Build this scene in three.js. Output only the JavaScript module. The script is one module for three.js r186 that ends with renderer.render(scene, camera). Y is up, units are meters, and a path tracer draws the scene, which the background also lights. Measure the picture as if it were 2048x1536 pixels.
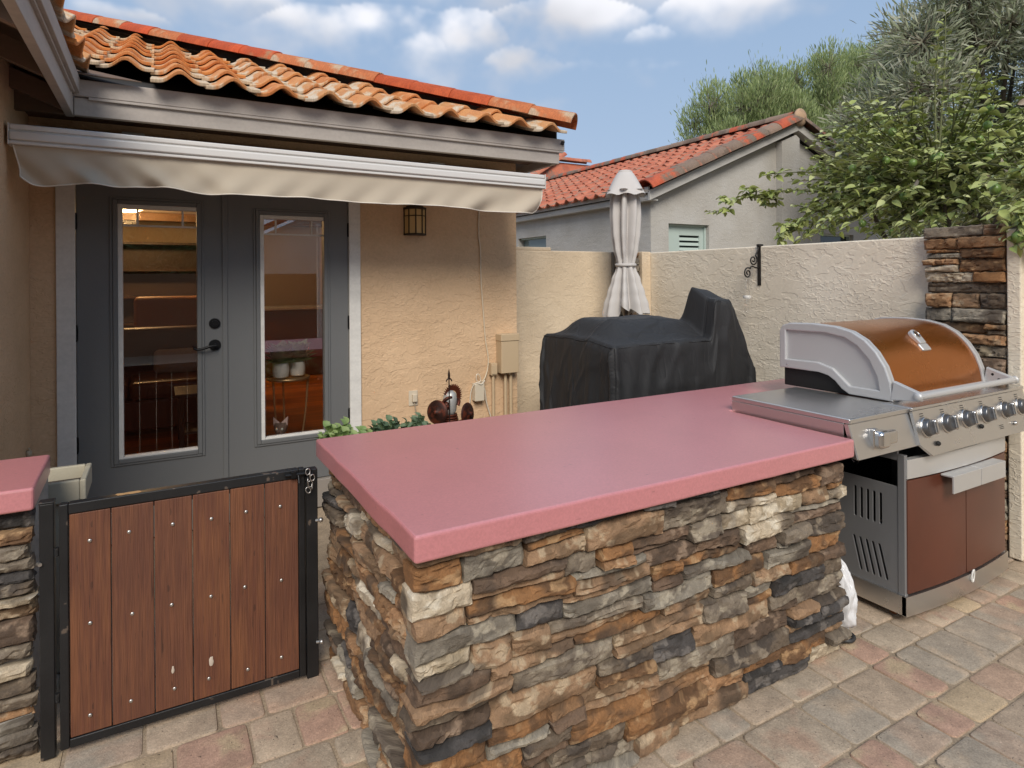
import * as THREE from 'three';
import { RoundedBoxGeometry } from 'three/addons/geometries/RoundedBoxGeometry.js';
import { mergeGeometries, mergeVertices, toCreasedNormals } from 'three/addons/utils/BufferGeometryUtils.js';
import { MarchingCubes } from 'three/addons/objects/MarchingCubes.js';

// ---------------------------------------------------------------- camera, sky, sun, exposure
const scene = new THREE.Scene();
const renderer = new THREE.WebGLRenderer({ antialias: true });
renderer.toneMapping = THREE.LinearToneMapping;
renderer.toneMappingExposure = 2.6;
renderer.shadowMap.enabled = true;
renderer.shadowMap.type = THREE.PCFSoftShadowMap;

const RAD = Math.PI / 180;
const camera = new THREE.PerspectiveCamera(2 * Math.atan(979 / 1250) / RAD, 2048 / 1958, 0.05, 400);
camera.setViewOffset(2048, 1958, 0, 422, 2048, 1536);        // a level lens shifted down: verticals stay upright
camera.rotation.order = 'YXZ';
camera.rotation.set(0, -29.56 * RAD, -0.4 * RAD);
camera.position.set(0, 1.6, 0);
camera.updateProjectionMatrix();

const SUN = new THREE.Vector3(-0.38, 0.86, 0.79).normalize();
const sun = new THREE.DirectionalLight(new THREE.Color().setRGB(1, 0.93, 0.83), 1.35);
sun.position.copy(SUN).multiplyScalar(30); sun.target.position.set(2, 0, -4);
sun.castShadow = true; sun.shadow.radius = 55; sun.shadow.mapSize.set(4096, 4096);
Object.assign(sun.shadow.camera, { left: -16, right: 16, top: 16, bottom: -16, near: 1, far: 80 });
scene.add(sun, sun.target);

// ---------------------------------------------------------------- random numbers and noise
function rng(seed) { let s = seed | 0; return () => { s = (s + 0x6d2b79f5) | 0; let t = Math.imul(s ^ (s >>> 15), 1 | s); t = (t + Math.imul(t ^ (t >>> 7), 61 | t)) ^ t; return ((t ^ (t >>> 14)) >>> 0) / 4294967296; }; }
const hash = (x, y, z) => { let h = Math.imul(x, 374761393) ^ Math.imul(y, 668265263) ^ Math.imul(z, 1274126177); h = Math.imul(h ^ (h >>> 13), 1103515245); h = Math.imul(h ^ (h >>> 16), 1911520717); return ((h ^ (h >>> 15)) >>> 0) / 4294967296; };
const fade = (t) => t * t * (3 - 2 * t), lerp = (a, b, t) => a + (b - a) * t, clamp = (x, a = 0, b = 1) => Math.min(b, Math.max(a, x));
const sstep = (a, b, x) => fade(clamp((x - a) / (b - a)));
// value noise that repeats every (px, py) cells
function vn(x, y, px, py, seed) {
  const x0 = Math.floor(x), y0 = Math.floor(y), fx = fade(x - x0), fy = fade(y - y0), w = (a, p) => ((a % p) + p) % p;
  const a = w(x0, px), b = w(x0 + 1, px), c = w(y0, py), d = w(y0 + 1, py);
  return lerp(lerp(hash(a, c, seed), hash(b, c, seed), fx), lerp(hash(a, d, seed), hash(b, d, seed), fx), fy);
}
function fbm(x, y, px, py, oct, seed) { let s = 0, a = 0.5, n = 0; for (let i = 0; i < oct; i++) { s += a * vn(x, y, px, py, seed + i * 31); n += a; a *= 0.5; x *= 2; y *= 2; px *= 2; py *= 2; } return s / n; }
function vn3(x, y, z, seed) {
  const x0 = Math.floor(x), y0 = Math.floor(y), z0 = Math.floor(z), fx = fade(x - x0), fy = fade(y - y0), fz = fade(z - z0);
  const h = (i, j, k) => hash(x0 + i, y0 + j, Math.imul(z0 + k, 7919) + seed);
  return lerp(lerp(lerp(h(0, 0, 0), h(1, 0, 0), fx), lerp(h(0, 1, 0), h(1, 1, 0), fx), fy), lerp(lerp(h(0, 0, 1), h(1, 0, 1), fx), lerp(h(0, 1, 1), h(1, 1, 1), fx), fy), fz);
}
const fbm3 = (x, y, z, oct, seed) => { let s = 0, a = 0.5, n = 0; for (let i = 0; i < oct; i++) { s += a * vn3(x, y, z, seed + i * 17); n += a; a *= 0.5; x *= 2.03; y *= 2.03; z *= 2.03; } return s / n; };

// ---------------------------------------------------------------- the sky: blue air with broken cumulus, all round
{
  const W = 2048, Hh = 1024, data = new Float32Array(W * Hh * 4);
  const puffs = [[6, 22.8, 6, 1.6], [12, 21.6, 6, 2.2], [17, 21.6, 5, 2.6], [21.5, 20.2, 4, 1.8], [25.4, 20.7, 3.4, 2.5], [29.5, 18.9, 4.2, 1.8], [35, 22.6, 5, 2.5], [38, 18.6, 6, 1.5, 0.72], [43, 18.2, 4, 0.9, 0.6],
    [41.5, 20.6, 3, 1.3, 0.68], [49, 23, 5, 1.8, 0.9], [-1.7, 20, 2.6, 0.7, 0.6], [10, 26, 11, 3], [38, 27, 12, 2.5]];  // azimuth, elevation, half width, half height in degrees
  for (let j = 0; j < Hh; j++) {
    const el = ((j + 0.5) / Hh - 0.5) * Math.PI, sy = Math.sin(el), ce = Math.cos(el), eld = el / RAD;
    for (let i = 0; i < W; i++) {
      const phi = ((i + 0.5) / W - 0.5) * 2 * Math.PI, dx = ce * Math.cos(phi), dz = ce * Math.sin(phi);
      const az = Math.atan2(dx, -dz) / RAD, up = Math.max(sy, 0);
      let r = lerp(0.235, 0.07, Math.pow(up, 0.45)), g = lerp(0.285, 0.125, Math.pow(up, 0.45)), b = lerp(0.34, 0.215, Math.pow(up, 0.5));
      if (sy < 0) { r = 0.12; g = 0.11; b = 0.10; }
      const q = 1 / (Math.max(sy, 0.02) + 0.16), n = fbm3(dx * q * 1.5 + 7.3, dz * q * 1.5 + 2.1, 0.7, 6, 5), wisp = fbm3(dx * q * 4 + 1, dz * q * 4, 3.3, 4, 9);
      let cover = sstep(0.42, 0.58, n + (wisp - 0.5) * 0.25) * sstep(0.02, 0.2, sy);
      const inView = 1 - sstep(52, 76, Math.abs(az - 22));          // where the photograph shows the sky, its own clouds
      const big = fbm3(dx * 7 + 2, sy * 10, dz * 7, 6, 21) - 0.5, fine = fbm3(dx * 26, sy * 34, dz * 26, 4, 27) - 0.5;
      let c = 0, under = 0;
      for (const [a, e, wa, we, k = 1] of puffs) { const v = (eld - e) / we, d = Math.hypot((az - a) / (wa * 1.9), (v < 0 ? v * 0.55 : v) / 1.4); const m = k * Math.max(0, 1.25 - d); c = Math.max(c, m); if (m === c) under = v; }
      const soft = lerp(0.75, 1.4, sstep(0.3, -0.8, under)), cc = c * 0.9 + big * 2.3 + fine * 1.15;
      cover = lerp(cover * 0.95, sstep(0.14, 0.20 + soft * 1.15, cc) * 0.95 * sstep(0, 0.25, c), inView * sstep(4, 10, eld) * (1 - sstep(32, 44, eld)));
      const lit = lerp(0.66, 0.98, sstep(0.25, 0.8, fbm3(dx * 6 + 3, sy * 8, dz * 6, 4, 44) + 0.25 * clamp(under, -0.8, 0.8)));
      r = lerp(r, 0.400 * lit, cover); g = lerp(g, 0.402 * lit, cover); b = lerp(b, 0.412 * lit + 0.01, cover);
      const o = (j * W + i) * 4; data[o] = r; data[o + 1] = g; data[o + 2] = b; data[o + 3] = 1;
    }
  }
  const sky = new THREE.DataTexture(data, W, Hh, THREE.RGBAFormat, THREE.FloatType);
  sky.mapping = THREE.EquirectangularReflectionMapping; sky.magFilter = THREE.LinearFilter; sky.minFilter = THREE.LinearFilter; sky.needsUpdate = true;
  scene.background = sky; scene.environment = sky;
}

// ---------------------------------------------------------------- textures
function tex(w, h, fn, { srgb = true, repeat = 1 } = {}) {       // fn(u, v) gives sRGB bytes 0..255 or a grey value 0..1
  const d = new Uint8Array(w * h * 4);
  for (let y = 0; y < h; y++) for (let x = 0; x < w; x++) {
    const c = fn(x / w, y / h), o = (y * w + x) * 4;
    if (typeof c === 'number') d[o] = d[o + 1] = d[o + 2] = clamp(c) * 255; else { d[o] = clamp(c[0], 0, 255); d[o + 1] = clamp(c[1], 0, 255); d[o + 2] = clamp(c[2], 0, 255); }
    d[o + 3] = 255;
  }
  const t = new THREE.DataTexture(d, w, h); t.wrapS = t.wrapT = THREE.RepeatWrapping; t.magFilter = THREE.LinearFilter; t.minFilter = THREE.LinearMipmapLinearFilter; t.generateMipmaps = true;
  if (srgb) t.colorSpace = THREE.SRGBColorSpace;
  t.repeat.set(repeat, repeat); t.needsUpdate = true; return t;
}
const mixc = (a, b, t) => [lerp(a[0], b[0], t), lerp(a[1], b[1], t), lerp(a[2], b[2], t)];
const rgb = (h) => [(h >> 16) & 255, (h >> 8) & 255, h & 255];
const std = (o) => new THREE.MeshStandardMaterial(o), phys = (o) => new THREE.MeshPhysicalMaterial(o);

// trowelled stucco: thin raised laps with crooked edges, 1.6 m to a repeat
const stuccoBump = tex(1024, 1024, (u, v) => {
  const wx = fbm(u * 8, v * 8, 8, 8, 3, 3) * 1.6, wy = fbm(u * 8, v * 8, 8, 8, 3, 8) * 1.6;
  const a = fbm(u * 12 + wx, v * 22 + wy, 12, 22, 3, 12), b = fbm(u * 26 + wy, v * 40 + wx, 26, 40, 2, 19);
  const lap = sstep(0.44, 0.52, a), ridge = 1 - Math.abs(2 * b - 1), worm = sstep(0.86, 0.99, ridge) * sstep(0.35, 0.55, fbm(u * 5, v * 5, 5, 5, 2, 4));
  return 0.12 + lap * 0.33 + worm * 0.32 + 0.16 * fbm(u * 90, v * 90, 90, 90, 3, 2);
}, { srgb: false });
const stuccoTint = (base, seed) => tex(512, 512, (u, v) => {
  const n = fbm(u * 5, v * 5, 5, 5, 5, seed), f = vn(u * 200, v * 200, 200, 200, seed + 3), k = 0.93 + 0.13 * n + (f - 0.5) * 0.05;
  return [base[0] * k, base[1] * k * (0.99 + 0.02 * n), base[2] * k * (0.97 + 0.05 * n)];
});
const stucco = (hex, seed, depth = 0.006) => { const m = std({ roughness: 0.93, map: stuccoTint(rgb(hex), seed), bumpMap: stuccoBump, bumpScale: depth }); m.map.repeat.set(0.5, 0.5); m.bumpMap = stuccoBump.clone(); m.bumpMap.repeat.set(0.95, 0.95); return m; };

const speck = tex(512, 512, (u, v) => 0.5 + 0.5 * (fbm(u * 24, v * 24, 24, 24, 5, 6) - 0.5) + 0.25 * (vn(u * 230, v * 230, 230, 230, 7) - 0.5), { srgb: false });

// ---------------------------------------------------------------- building helpers
const taken = {};
function numbered(name) { const n = taken[name] = (taken[name] ?? -1) + 1; return n ? name + '_' + String(n).padStart(3, '0') : name; }
function thing(name, label, category, [x, y, z] = [0, 0, 0], turn = 0, group) {
  const o = new THREE.Group(); o.name = numbered(name); o.position.set(x, y, z); o.rotation.y = turn; o.userData = { label, category }; if (group) o.userData.group = group; scene.add(o); return o;
}
function norm(list) {
  return list.map((g) => { const o = g.index ? g.toNonIndexed() : g.clone(); for (const k of Object.keys(o.attributes)) if (!['position', 'normal', 'uv', 'color'].includes(k)) o.deleteAttribute(k); if (!o.attributes.uv) o.setAttribute('uv', new THREE.BufferAttribute(new Float32Array(o.attributes.position.count * 2), 2)); return o; });
}
function join(list) { return list.length === 1 ? list[0] : mergeGeometries(norm(list)); }
function part(parent, name, geo, mat, label) {
  const m = new THREE.Mesh(Array.isArray(geo) ? join(geo) : geo, mat); m.name = name; if (label) m.userData.label = label; parent.add(m); return m;
}
function single(name, geo, mat, label, category, pos, group) { const m = part(scene, numbered(name), geo, mat); if (pos) m.position.set(...pos); m.userData = { label, category }; if (group) m.userData.group = group; return m; }
function structure(name, geo, mat) { const m = part(scene, name, geo, mat); m.userData.kind = 'structure'; return m; }
// uv in metres from the side a face looks to
function metric(g, ox = 0, oy = 0) {
  g = g.index ? g.toNonIndexed() : g; if (!g.attributes.normal) g.computeVertexNormals();
  const p = g.attributes.position, uv = new Float32Array(p.count * 2), a = new THREE.Vector3(), b = new THREE.Vector3(), c = new THREE.Vector3();
  for (let i = 0; i < p.count; i += 3) {
    a.fromBufferAttribute(p, i); b.fromBufferAttribute(p, i + 1).sub(a); c.fromBufferAttribute(p, i + 2).sub(a); b.cross(c);
    const x = Math.abs(b.x), y = Math.abs(b.y), z = Math.abs(b.z);
    for (let k = 0; k < 3; k++) { const X = p.getX(i + k), Y = p.getY(i + k), Z = p.getZ(i + k); const s = y >= x && y >= z ? [X, Z] : x >= z ? [Z, Y] : [X, Y]; uv[(i + k) * 2] = s[0] + ox; uv[(i + k) * 2 + 1] = s[1] + oy; }
  }
  g.setAttribute('uv', new THREE.BufferAttribute(uv, 2)); return g;
}
// a box from corner to corner with eased edges
function box(x0, x1, y0, y1, z0, z1, r = 0.004) {
  const w = x1 - x0, h = y1 - y0, d = z1 - z0, g = r ? new RoundedBoxGeometry(w, h, d, r > 0.012 ? 3 : 1, Math.min(r, w / 2.1, h / 2.1, d / 2.1)) : new THREE.BoxGeometry(w, h, d);
  g.translate((x0 + x1) / 2, (y0 + y1) / 2, (z0 + z1) / 2); return metric(g);
}
const V = (x, y, z) => new THREE.Vector3(x, y, z);
function tube(pts, r, seg = 24, rad = 8, closed = false) { return new THREE.TubeGeometry(new THREE.CatmullRomCurve3(pts.map((p) => V(...p)), closed), seg, r, rad, closed); }
function rod(a, b, r0, r1 = r0, rad = 10) {
  const A = V(...a), B = V(...b), d = B.clone().sub(A), g = new THREE.CylinderGeometry(r1, r0, d.length(), rad, 1); g.translate(0, d.length() / 2, 0);
  g.applyQuaternion(new THREE.Quaternion().setFromUnitVectors(V(0, 1, 0), d.normalize())); g.translate(A.x, A.y, A.z); return g;
}
function lathe(pts, seg = 24) { return new THREE.LatheGeometry(pts.map((p) => new THREE.Vector2(...p)), seg); }
function extrude(pts, depth, bevel = 0, holes = []) {
  const s = pts instanceof THREE.Shape ? pts : new THREE.Shape(pts.map((p) => new THREE.Vector2(...p)));
  for (const h of holes) s.holes.push(new THREE.Path(h.map((p) => new THREE.Vector2(...p))));
  return new THREE.ExtrudeGeometry(s, { depth, bevelEnabled: bevel > 0, bevelSize: bevel, bevelThickness: bevel, bevelSegments: 2, bevelOffset: -bevel, curveSegments: 12 });
}
// a sheet from a function of (i, j) over a grid
function sheet(nu, nv, fn, uvfn) {
  const pos = [], uv = [], idx = [];
  for (let j = 0; j <= nv; j++) for (let i = 0; i <= nu; i++) { pos.push(...fn(i / nu, j / nv)); uv.push(...(uvfn ? uvfn(i / nu, j / nv) : [i / nu, j / nv])); }
  for (let j = 0; j < nv; j++) for (let i = 0; i < nu; i++) { const a = j * (nu + 1) + i, b = a + 1, c = a + nu + 1, d = c + 1; idx.push(a, b, d, a, d, c); }
  const g = new THREE.BufferGeometry(); g.setAttribute('position', new THREE.Float32BufferAttribute(pos, 3)); g.setAttribute('uv', new THREE.Float32BufferAttribute(uv, 2)); g.setIndex(idx); g.computeVertexNormals(); return g;
}

// ================================================================ ground and paving
const dirt = std({ roughness: 1, color: new THREE.Color().setRGB(0.52, 0.42, 0.31), bumpMap: speck, bumpScale: 0.004, map: tex(512, 512, (u, v) => { const k = 205 + 60 * (fbm(u * 10, v * 10, 10, 10, 5, 1) - 0.5) + 50 * (vn(u * 250, v * 250, 250, 250, 2) - 0.5); return [k, k * 0.98, k * 0.95]; }) });
const ground = structure('ground', metric(new THREE.PlaneGeometry(240, 240).rotateX(-Math.PI / 2).translate(20, -0.0095, -40)), dirt);

const paverTones = [0xb3a08a, 0xad9a85, 0xaa9582, 0xad8d7a, 0xac9c88, 0xa29686, 0xb6a184, 0xaf947f];
const paverMats = paverTones.map((hex, k) => {
  const b = rgb(hex), other = rgb(paverTones[(k + 3) % paverTones.length]);
  const m = std({ roughness: 0.92, map: tex(256, 256, (u, v) => {
    const n = fbm(u * 4, v * 4, 4, 4, 4, k * 7 + 1), f = vn(u * 110, v * 110, 110, 110, k), pit = vn(u * 60, v * 60, 60, 60, k + 50) > 0.95 ? 0.55 : 1, pale = vn(u * 75, v * 75, 75, 75, k + 90) > 0.94 ? 1.16 : 1;
    const c = mixc(b, other, sstep(0.45, 0.75, n)); const s = (0.86 + 0.2 * fbm(u * 9, v * 9, 9, 9, 3, k + 5) + (f - 0.5) * 0.16) * pit * pale; return [c[0] * s, c[1] * s, c[2] * s];
  }), bumpMap: speck, bumpScale: 0.003 });
  m.map.repeat.set(2.4, 2.4); m.bumpMap = speck.clone(); m.bumpMap.repeat.set(2.5, 2.5); return m;
});
function paverGeo(w, d, seed) {                                    // a tumbled block, its corners knocked off unevenly
  const r = rng(seed), s = new THREE.Shape(), hw = w / 2 - 0.0048, hd = d / 2 - 0.0048, c = () => 0.014 + r() * 0.018, j = () => (r() - 0.5) * 0.006;
  const q = [[-hw + j(), -hd + j()], [hw + j(), -hd + j()], [hw + j(), hd + j()], [-hw + j(), hd + j()]];
  q.forEach((p, i) => {
    const a = q[(i + 3) % 4], b = q[(i + 1) % 4], k = c(), t = (o) => { const L = Math.hypot(o[0] - p[0], o[1] - p[1]); return [p[0] + (o[0] - p[0]) / L * k, p[1] + (o[1] - p[1]) / L * k]; }, A = t(a), B = t(b);
    if (i) s.lineTo(...A); else s.moveTo(...A); s.quadraticCurveTo(p[0], p[1], ...B);
  });
  const g = new THREE.ExtrudeGeometry(s, { depth: 0.036, bevelEnabled: true, bevelSize: 0.009, bevelThickness: 0.0075, bevelOffset: -0.009, bevelSegments: 2, curveSegments: 3 });
  g.rotateX(-Math.PI / 2); const box0 = new THREE.Box3().setFromBufferAttribute(g.attributes.position); g.translate(0, -box0.max.y, 0);
  return metric(toCreasedNormals(g, 0.7), r() * 3, r() * 3);
}
{
  const U = 0.0785, kinds = [[3, 2], [2, 2], [2, 3], [3, 3], [4, 3]], geos = kinds.map(([a, b], k) => [0, 1, 2, 3].map((i) => paverGeo(a * U, b * U, 100 + k * 10 + i))), r = rng(77), all = [];
  for (let z = -3.4; z < 0.6;) {                                    // courses of two depths, blocks of two or three lengths
    const deep = r() < 0.5, pick = deep ? [2, 3, 3, 4] : [0, 0, 1], d = (deep ? 3 : 2) * U;
    for (let x = -0.9 - r() * 0.2; x < 4.25;) { const k = pick[Math.floor(r() * pick.length)], w = kinds[k][0] * U; all.push({ k, x: x + w / 2, z: z + d / 2 }); x += w; }
    z += d;
  }
  const rest = [];
  for (const p of all) {
    const f = p.x * 0.4933 - p.z * 0.8699, s = p.x * 0.8699 + p.z * 0.4933, hidden = (p.x > 0.76 && p.x < 2.4 && p.z < -1.74) || (p.x > 2.6 && p.z < -2.3) || (p.x > 3.1 && p.z < -1.85) || p.z < -2.8;
    const g = geos[p.k][Math.floor(r() * 4)], turn = p.k === 1 || p.k === 3 ? Math.floor(r() * 4) * Math.PI / 2 : Math.floor(r() * 2) * Math.PI, y = -r() * 0.005, tx = (r() - 0.5) * 0.016, tz = (r() - 0.5) * 0.016;
    const mat = paverMats[Math.floor(r() * paverMats.length)];
    if (f > 1.9 && Math.abs(s / f) < 0.86 && !hidden) { const m = part(ground, 'paver', g, mat); m.position.set(p.x, y, p.z); m.rotation.set(tx, turn, tz); }
    else rest.push(g.clone().rotateY(turn).translate(p.x, y, p.z));
  }
  part(ground, 'paving', rest, paverMats[0]).userData.kind = 'stuff';
}

// ================================================================ ledge stone
const stonePalettes = [   // body, second colour, flecks
  [0x8f7257, 0x735c45, 0xa9967c], [0x6a5544, 0x524235, 0x8a7562], [0x857d70, 0x696156, 0xa09684], [0xb5a68f, 0x968770, 0xcbc1ae], [0x45413f, 0x34312f, 0x6c6661],
  [0x87603c, 0x62472f, 0xa3835f], [0x786c5d, 0x5c5146, 0x968b79], [0x987352, 0x7f5f41, 0xb09576], [0x605345, 0x483f37, 0x887b6a],
];
const stoneBump = tex(512, 512, (u, v) => { const a = fbm(u * 9, v * 12, 9, 12, 5, 61), b = 1 - Math.abs(2 * fbm(u * 14, v * 20, 14, 20, 3, 63) - 1); return clamp(0.15 + 0.75 * a * 0.8 + 0.3 * (b - 0.6) + 0.16 * vn(u * 200, v * 200, 200, 200, 5)); }, { srgb: false });
const stoneMats = stonePalettes.map((p, k) => {
  const [a, b, c] = p.map(rgb);
  const m = std({ roughness: 0.9, map: tex(512, 512, (u, v) => {
    const n = fbm(u * 6, v * 9, 6, 9, 5, 200 + k * 11), q = fbm(u * 13, v * 18, 13, 18, 4, 300 + k * 7), o = fbm(u * 4, v * 5, 4, 5, 4, 400 + k), f = vn(u * 220, v * 220, 220, 220, k);
    let col = mixc(a, b, sstep(0.46, 0.62, n)); col = mixc(col, c, sstep(0.56, 0.72, q) * 0.85); col = mixc(col, [58, 48, 40], sstep(0.6, 0.74, o) * 0.55);
    const s = 0.86 + 0.26 * f * fbm(u * 40, v * 40, 40, 40, 2, k + 9) * 2 * 0.5 + 0.06; return [col[0] * s, col[1] * s, col[2] * s];
  }), bumpMap: stoneBump, bumpScale: 0.007 });
  m.map.repeat.set(1.6, 1.6); m.bumpMap = stoneBump.clone(); m.bumpMap.repeat.set(2.2, 2.2); return m;
});
const mortar = std({ roughness: 1, color: new THREE.Color().setRGB(0.21, 0.185, 0.155), bumpMap: speck, bumpScale: 0.006 });
// one stone: outline between two wavy courses, tight arrises, a split face of a few broken planes
function stoneGeo(u0, u1, lo, hi, proud, seed, back, endSide) {
  const r = rng(seed), L = u1 - u0, Hm = hi((u0 + u1) / 2) - lo((u0 + u1) / 2), nu = Math.round(clamp(L / 0.0105, 7, 30)), nv = Math.round(clamp(Hm / 0.0085, 4, 13));
  const cu = (u0 + u1) / 2, cv = (lo(cu) + hi(cu)) / 2, sl = [(r() - 0.5) * 0.016, (r() - 0.5) * 0.016], gap = 0.0024, uo = r() * 9, vo = r() * 9, rough = 0.5 + r();
  const planes = []; for (let k = 0; k < 6; k++) planes.push([(r() - 0.5) * L * 0.9, (r() - 0.5) * Hm * 0.9, (r() - 0.5) * 0.3, (r() - 0.5) * 0.7, r() * 0.007]);
  const pos = [], uv = [], idx = [], N = nu + 1, ring = [];
  const at = (a, b) => {
    const uL = u0 + gap + sl[0] * (b - 0.5), uR = u1 - gap + sl[1] * (b - 0.5), u = lerp(uL, uR, a), l = lo(u) + gap, h = Math.max(hi(u) - gap, l + 0.006), v = lerp(l, h, b);
    const d = Math.min(Math.min(a, 1 - a) * L, Math.min(b, 1 - b) * Hm), e = clamp(d / 0.006), round = 1 - (1 - e) * (1 - e);
    let w = 1; for (const [pu, pv, gu, gv, o] of planes) w = Math.min(w, o + gu * (u - cu - pu) + gv * (v - cv - pv));
    const x = u * 42 + seed * 1.7, y = v * 60 + seed * 0.3, n = vn3(x, y, seed, 3) - 0.5 + 0.6 * (vn3(x * 2.2, y * 2.2, seed, 5) - 0.5), split = Math.abs(vn3(x * 0.35, y * 0.9, seed + 2, 7) - 0.5);
    w = clamp(w, -0.018, 0.018) + n * 0.008 * rough - (split < 0.05 ? 0.006 * rough : 0); const jag = (1 - e) * 0.004;
    return [u + (vn3(x, y, 4, 31) - 0.5) * jag * 2, v + (vn3(x, y, 9, 33) - 0.5) * jag * 2, proud + w - 0.009 * (1 - round)];
  };
  for (let j = 0; j <= nv; j++) for (let i = 0; i <= nu; i++) { const p = at(i / nu, j / nv); pos.push(p[0] - cu, p[1] - cv, p[2]); uv.push(p[0] + uo, p[1] + vo); }
  for (let j = 0; j < nv; j++) for (let i = 0; i < nu; i++) { const a = j * N + i; idx.push(a, a + 1, a + N + 1, a, a + N + 1, a + N); }
  for (let i = 0; i < nu; i++) ring.push(i); for (let j = 0; j < nv; j++) ring.push(j * N + nu); for (let i = nu; i > 0; i--) ring.push(nv * N + i); for (let j = nv; j > 0; j--) ring.push(j * N);
  let prev = ring, steps = endSide ? 4 : 2;
  for (let s = 1; s <= steps; s++) {
    const next = [];
    for (const k of ring) {
      const x = pos[k * 3], y = pos[k * 3 + 1], z0 = pos[k * 3 + 2], z = lerp(z0, -back, s / steps), wob = endSide ? (vn3(x * 30 + 3, y * 40, z * 40 + seed, 8) - 0.5) * 0.012 : 0, sx = Math.sign(x);
      next.push(pos.length / 3); pos.push(x + wob * sx * 0.7 + (endSide && s === 1 ? sx * 0.003 : 0), y, z); uv.push(uv[k * 2] + (z - z0) * 0.9, uv[k * 2 + 1] + (z - z0) * 0.15);
    }
    for (let i = 0; i < ring.length; i++) { const a = prev[i], b = prev[(i + 1) % ring.length], c = next[i], d = next[(i + 1) % ring.length]; idx.push(a, c, d, a, d, b); }
    prev = next;
  }
  const g = new THREE.BufferGeometry(); g.setAttribute('position', new THREE.Float32BufferAttribute(pos, 3)); g.setAttribute('uv', new THREE.Float32BufferAttribute(uv, 2)); g.setIndex(idx);
  return { g: toCreasedNormals(g, 0.62), cu, cv };
}
// face a length of wall (from `o` along `dir`, looking to `n`) with courses of stone up to height `top`
function stoneFace(parent, o, dir, n, len, top, { seed = 1, course = [0.05, 0.105], stone = [0.11, 0.34], back = 0.05, ends = [0, 0], proud = 0.010, wave = 0.009, split = 0.42, weights } = {}) {
  const r = rng(seed), basis = new THREE.Matrix4().makeBasis(dir, V(0, 1, 0), n), q = new THREE.Quaternion().setFromRotationMatrix(basis);
  const cuts = [0]; while (cuts[cuts.length - 1] < top - course[1]) cuts.push(cuts[cuts.length - 1] + lerp(course[0], course[1], r())); cuts[cuts.length - 1] > top - course[0] * 0.6 ? cuts[cuts.length - 1] = top : cuts.push(top);
  const edge = (k) => (u) => cuts[k] + (k === 0 || k === cuts.length - 1 ? 0 : (vn3(u * 5.5, k * 7.7, seed, 2) - 0.5) * 2 * wave + (vn3(u * 17, k * 3.1, seed, 4) - 0.5) * wave);
  const W = weights ?? [3, 3, 1.4, 2.2, 1.9, 3.2, 1.6, 2, 2.4], tot = W.reduce((a, b) => a + b);
  let count = 0;
  const place = (u0, u1, lo, hi, pr, sd, end) => {
    const { g, cu, cv } = stoneGeo(u0, u1, lo, hi, pr, sd, back, end); let t = r() * tot, k = 0; while ((t -= W[k]) > 0 && k < W.length - 1) k++;
    const m = part(parent, 'stone', g, stoneMats[k]); m.quaternion.copy(q); m.position.copy(o).addScaledVector(dir, cu); m.position.y += cv; count++;
  };
  for (let k = 0; k < cuts.length - 1; k++) {
    let u = -ends[0] * r() * 0.02; const lo = edge(k), hi = edge(k + 1), Hm = cuts[k + 1] - cuts[k], stop = len + ends[1] * r() * 0.02;
    while (u < stop - 0.001) {
      let w = lerp(stone[0], stone[1], Math.pow(r(), 1.3)); if (stop - u - w < stone[0] * 0.75) w = stop - u; const u1 = u + w, sd = Math.floor(r() * 1e6), end = (ends[0] && u < 0.01) || (ends[1] && u1 > len - 0.01);
      if (Hm > 0.058 && r() < split) {                             // thin ledges lying on one another
        const parts = Hm > 0.1 && r() < 0.35 ? 3 : 2, f = parts === 3 ? [0, 0.3 + r() * 0.08, 0.62 + r() * 0.1, 1] : [0, 0.35 + r() * 0.3, 1], ph = r() * 9;
        for (let s = 0; s < parts; s++) {
          const cut = (t, i) => (x) => lerp(lo(x), hi(x), t) + (t > 0 && t < 1 ? (vn3(x * 9 + ph, i * 5, sd, 6) - 0.5) * 0.014 : 0);
          place(u, u1, cut(f[s], s), cut(f[s + 1], s + 1), proud + (r() - 0.45) * 0.046, sd + s * 13, end);
        }
      } else place(u, u1, lo, hi, proud + (r() - 0.5) * 0.034, sd, end);
      u = u1;
    }
  }
  return count;
}

// ================================================================ painted counter with stone faces
const redPaint = phys({ color: new THREE.Color().setRGB(0.62, 0.235, 0.24), roughness: 0.5, ior: 1.5, clearcoat: 1, clearcoatRoughness: 0.32, bumpMap: speck.clone(), bumpScale: 0.0008 });
redPaint.bumpMap.repeat.set(3, 3);
redPaint.map = tex(512, 512, (u, v) => { const spot = vn(u * 70, v * 70, 70, 70, 8) > 0.972 ? 0.86 : 1, k = (236 + 14 * (fbm(u * 5, v * 5, 5, 5, 4, 70) - 0.5) + 16 * (vn(u * 240, v * 240, 240, 240, 3) - 0.5)) * spot; return [k, k * 1.0, k * 1.01]; });
redPaint.map.repeat.set(0.9, 0.9);
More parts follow.
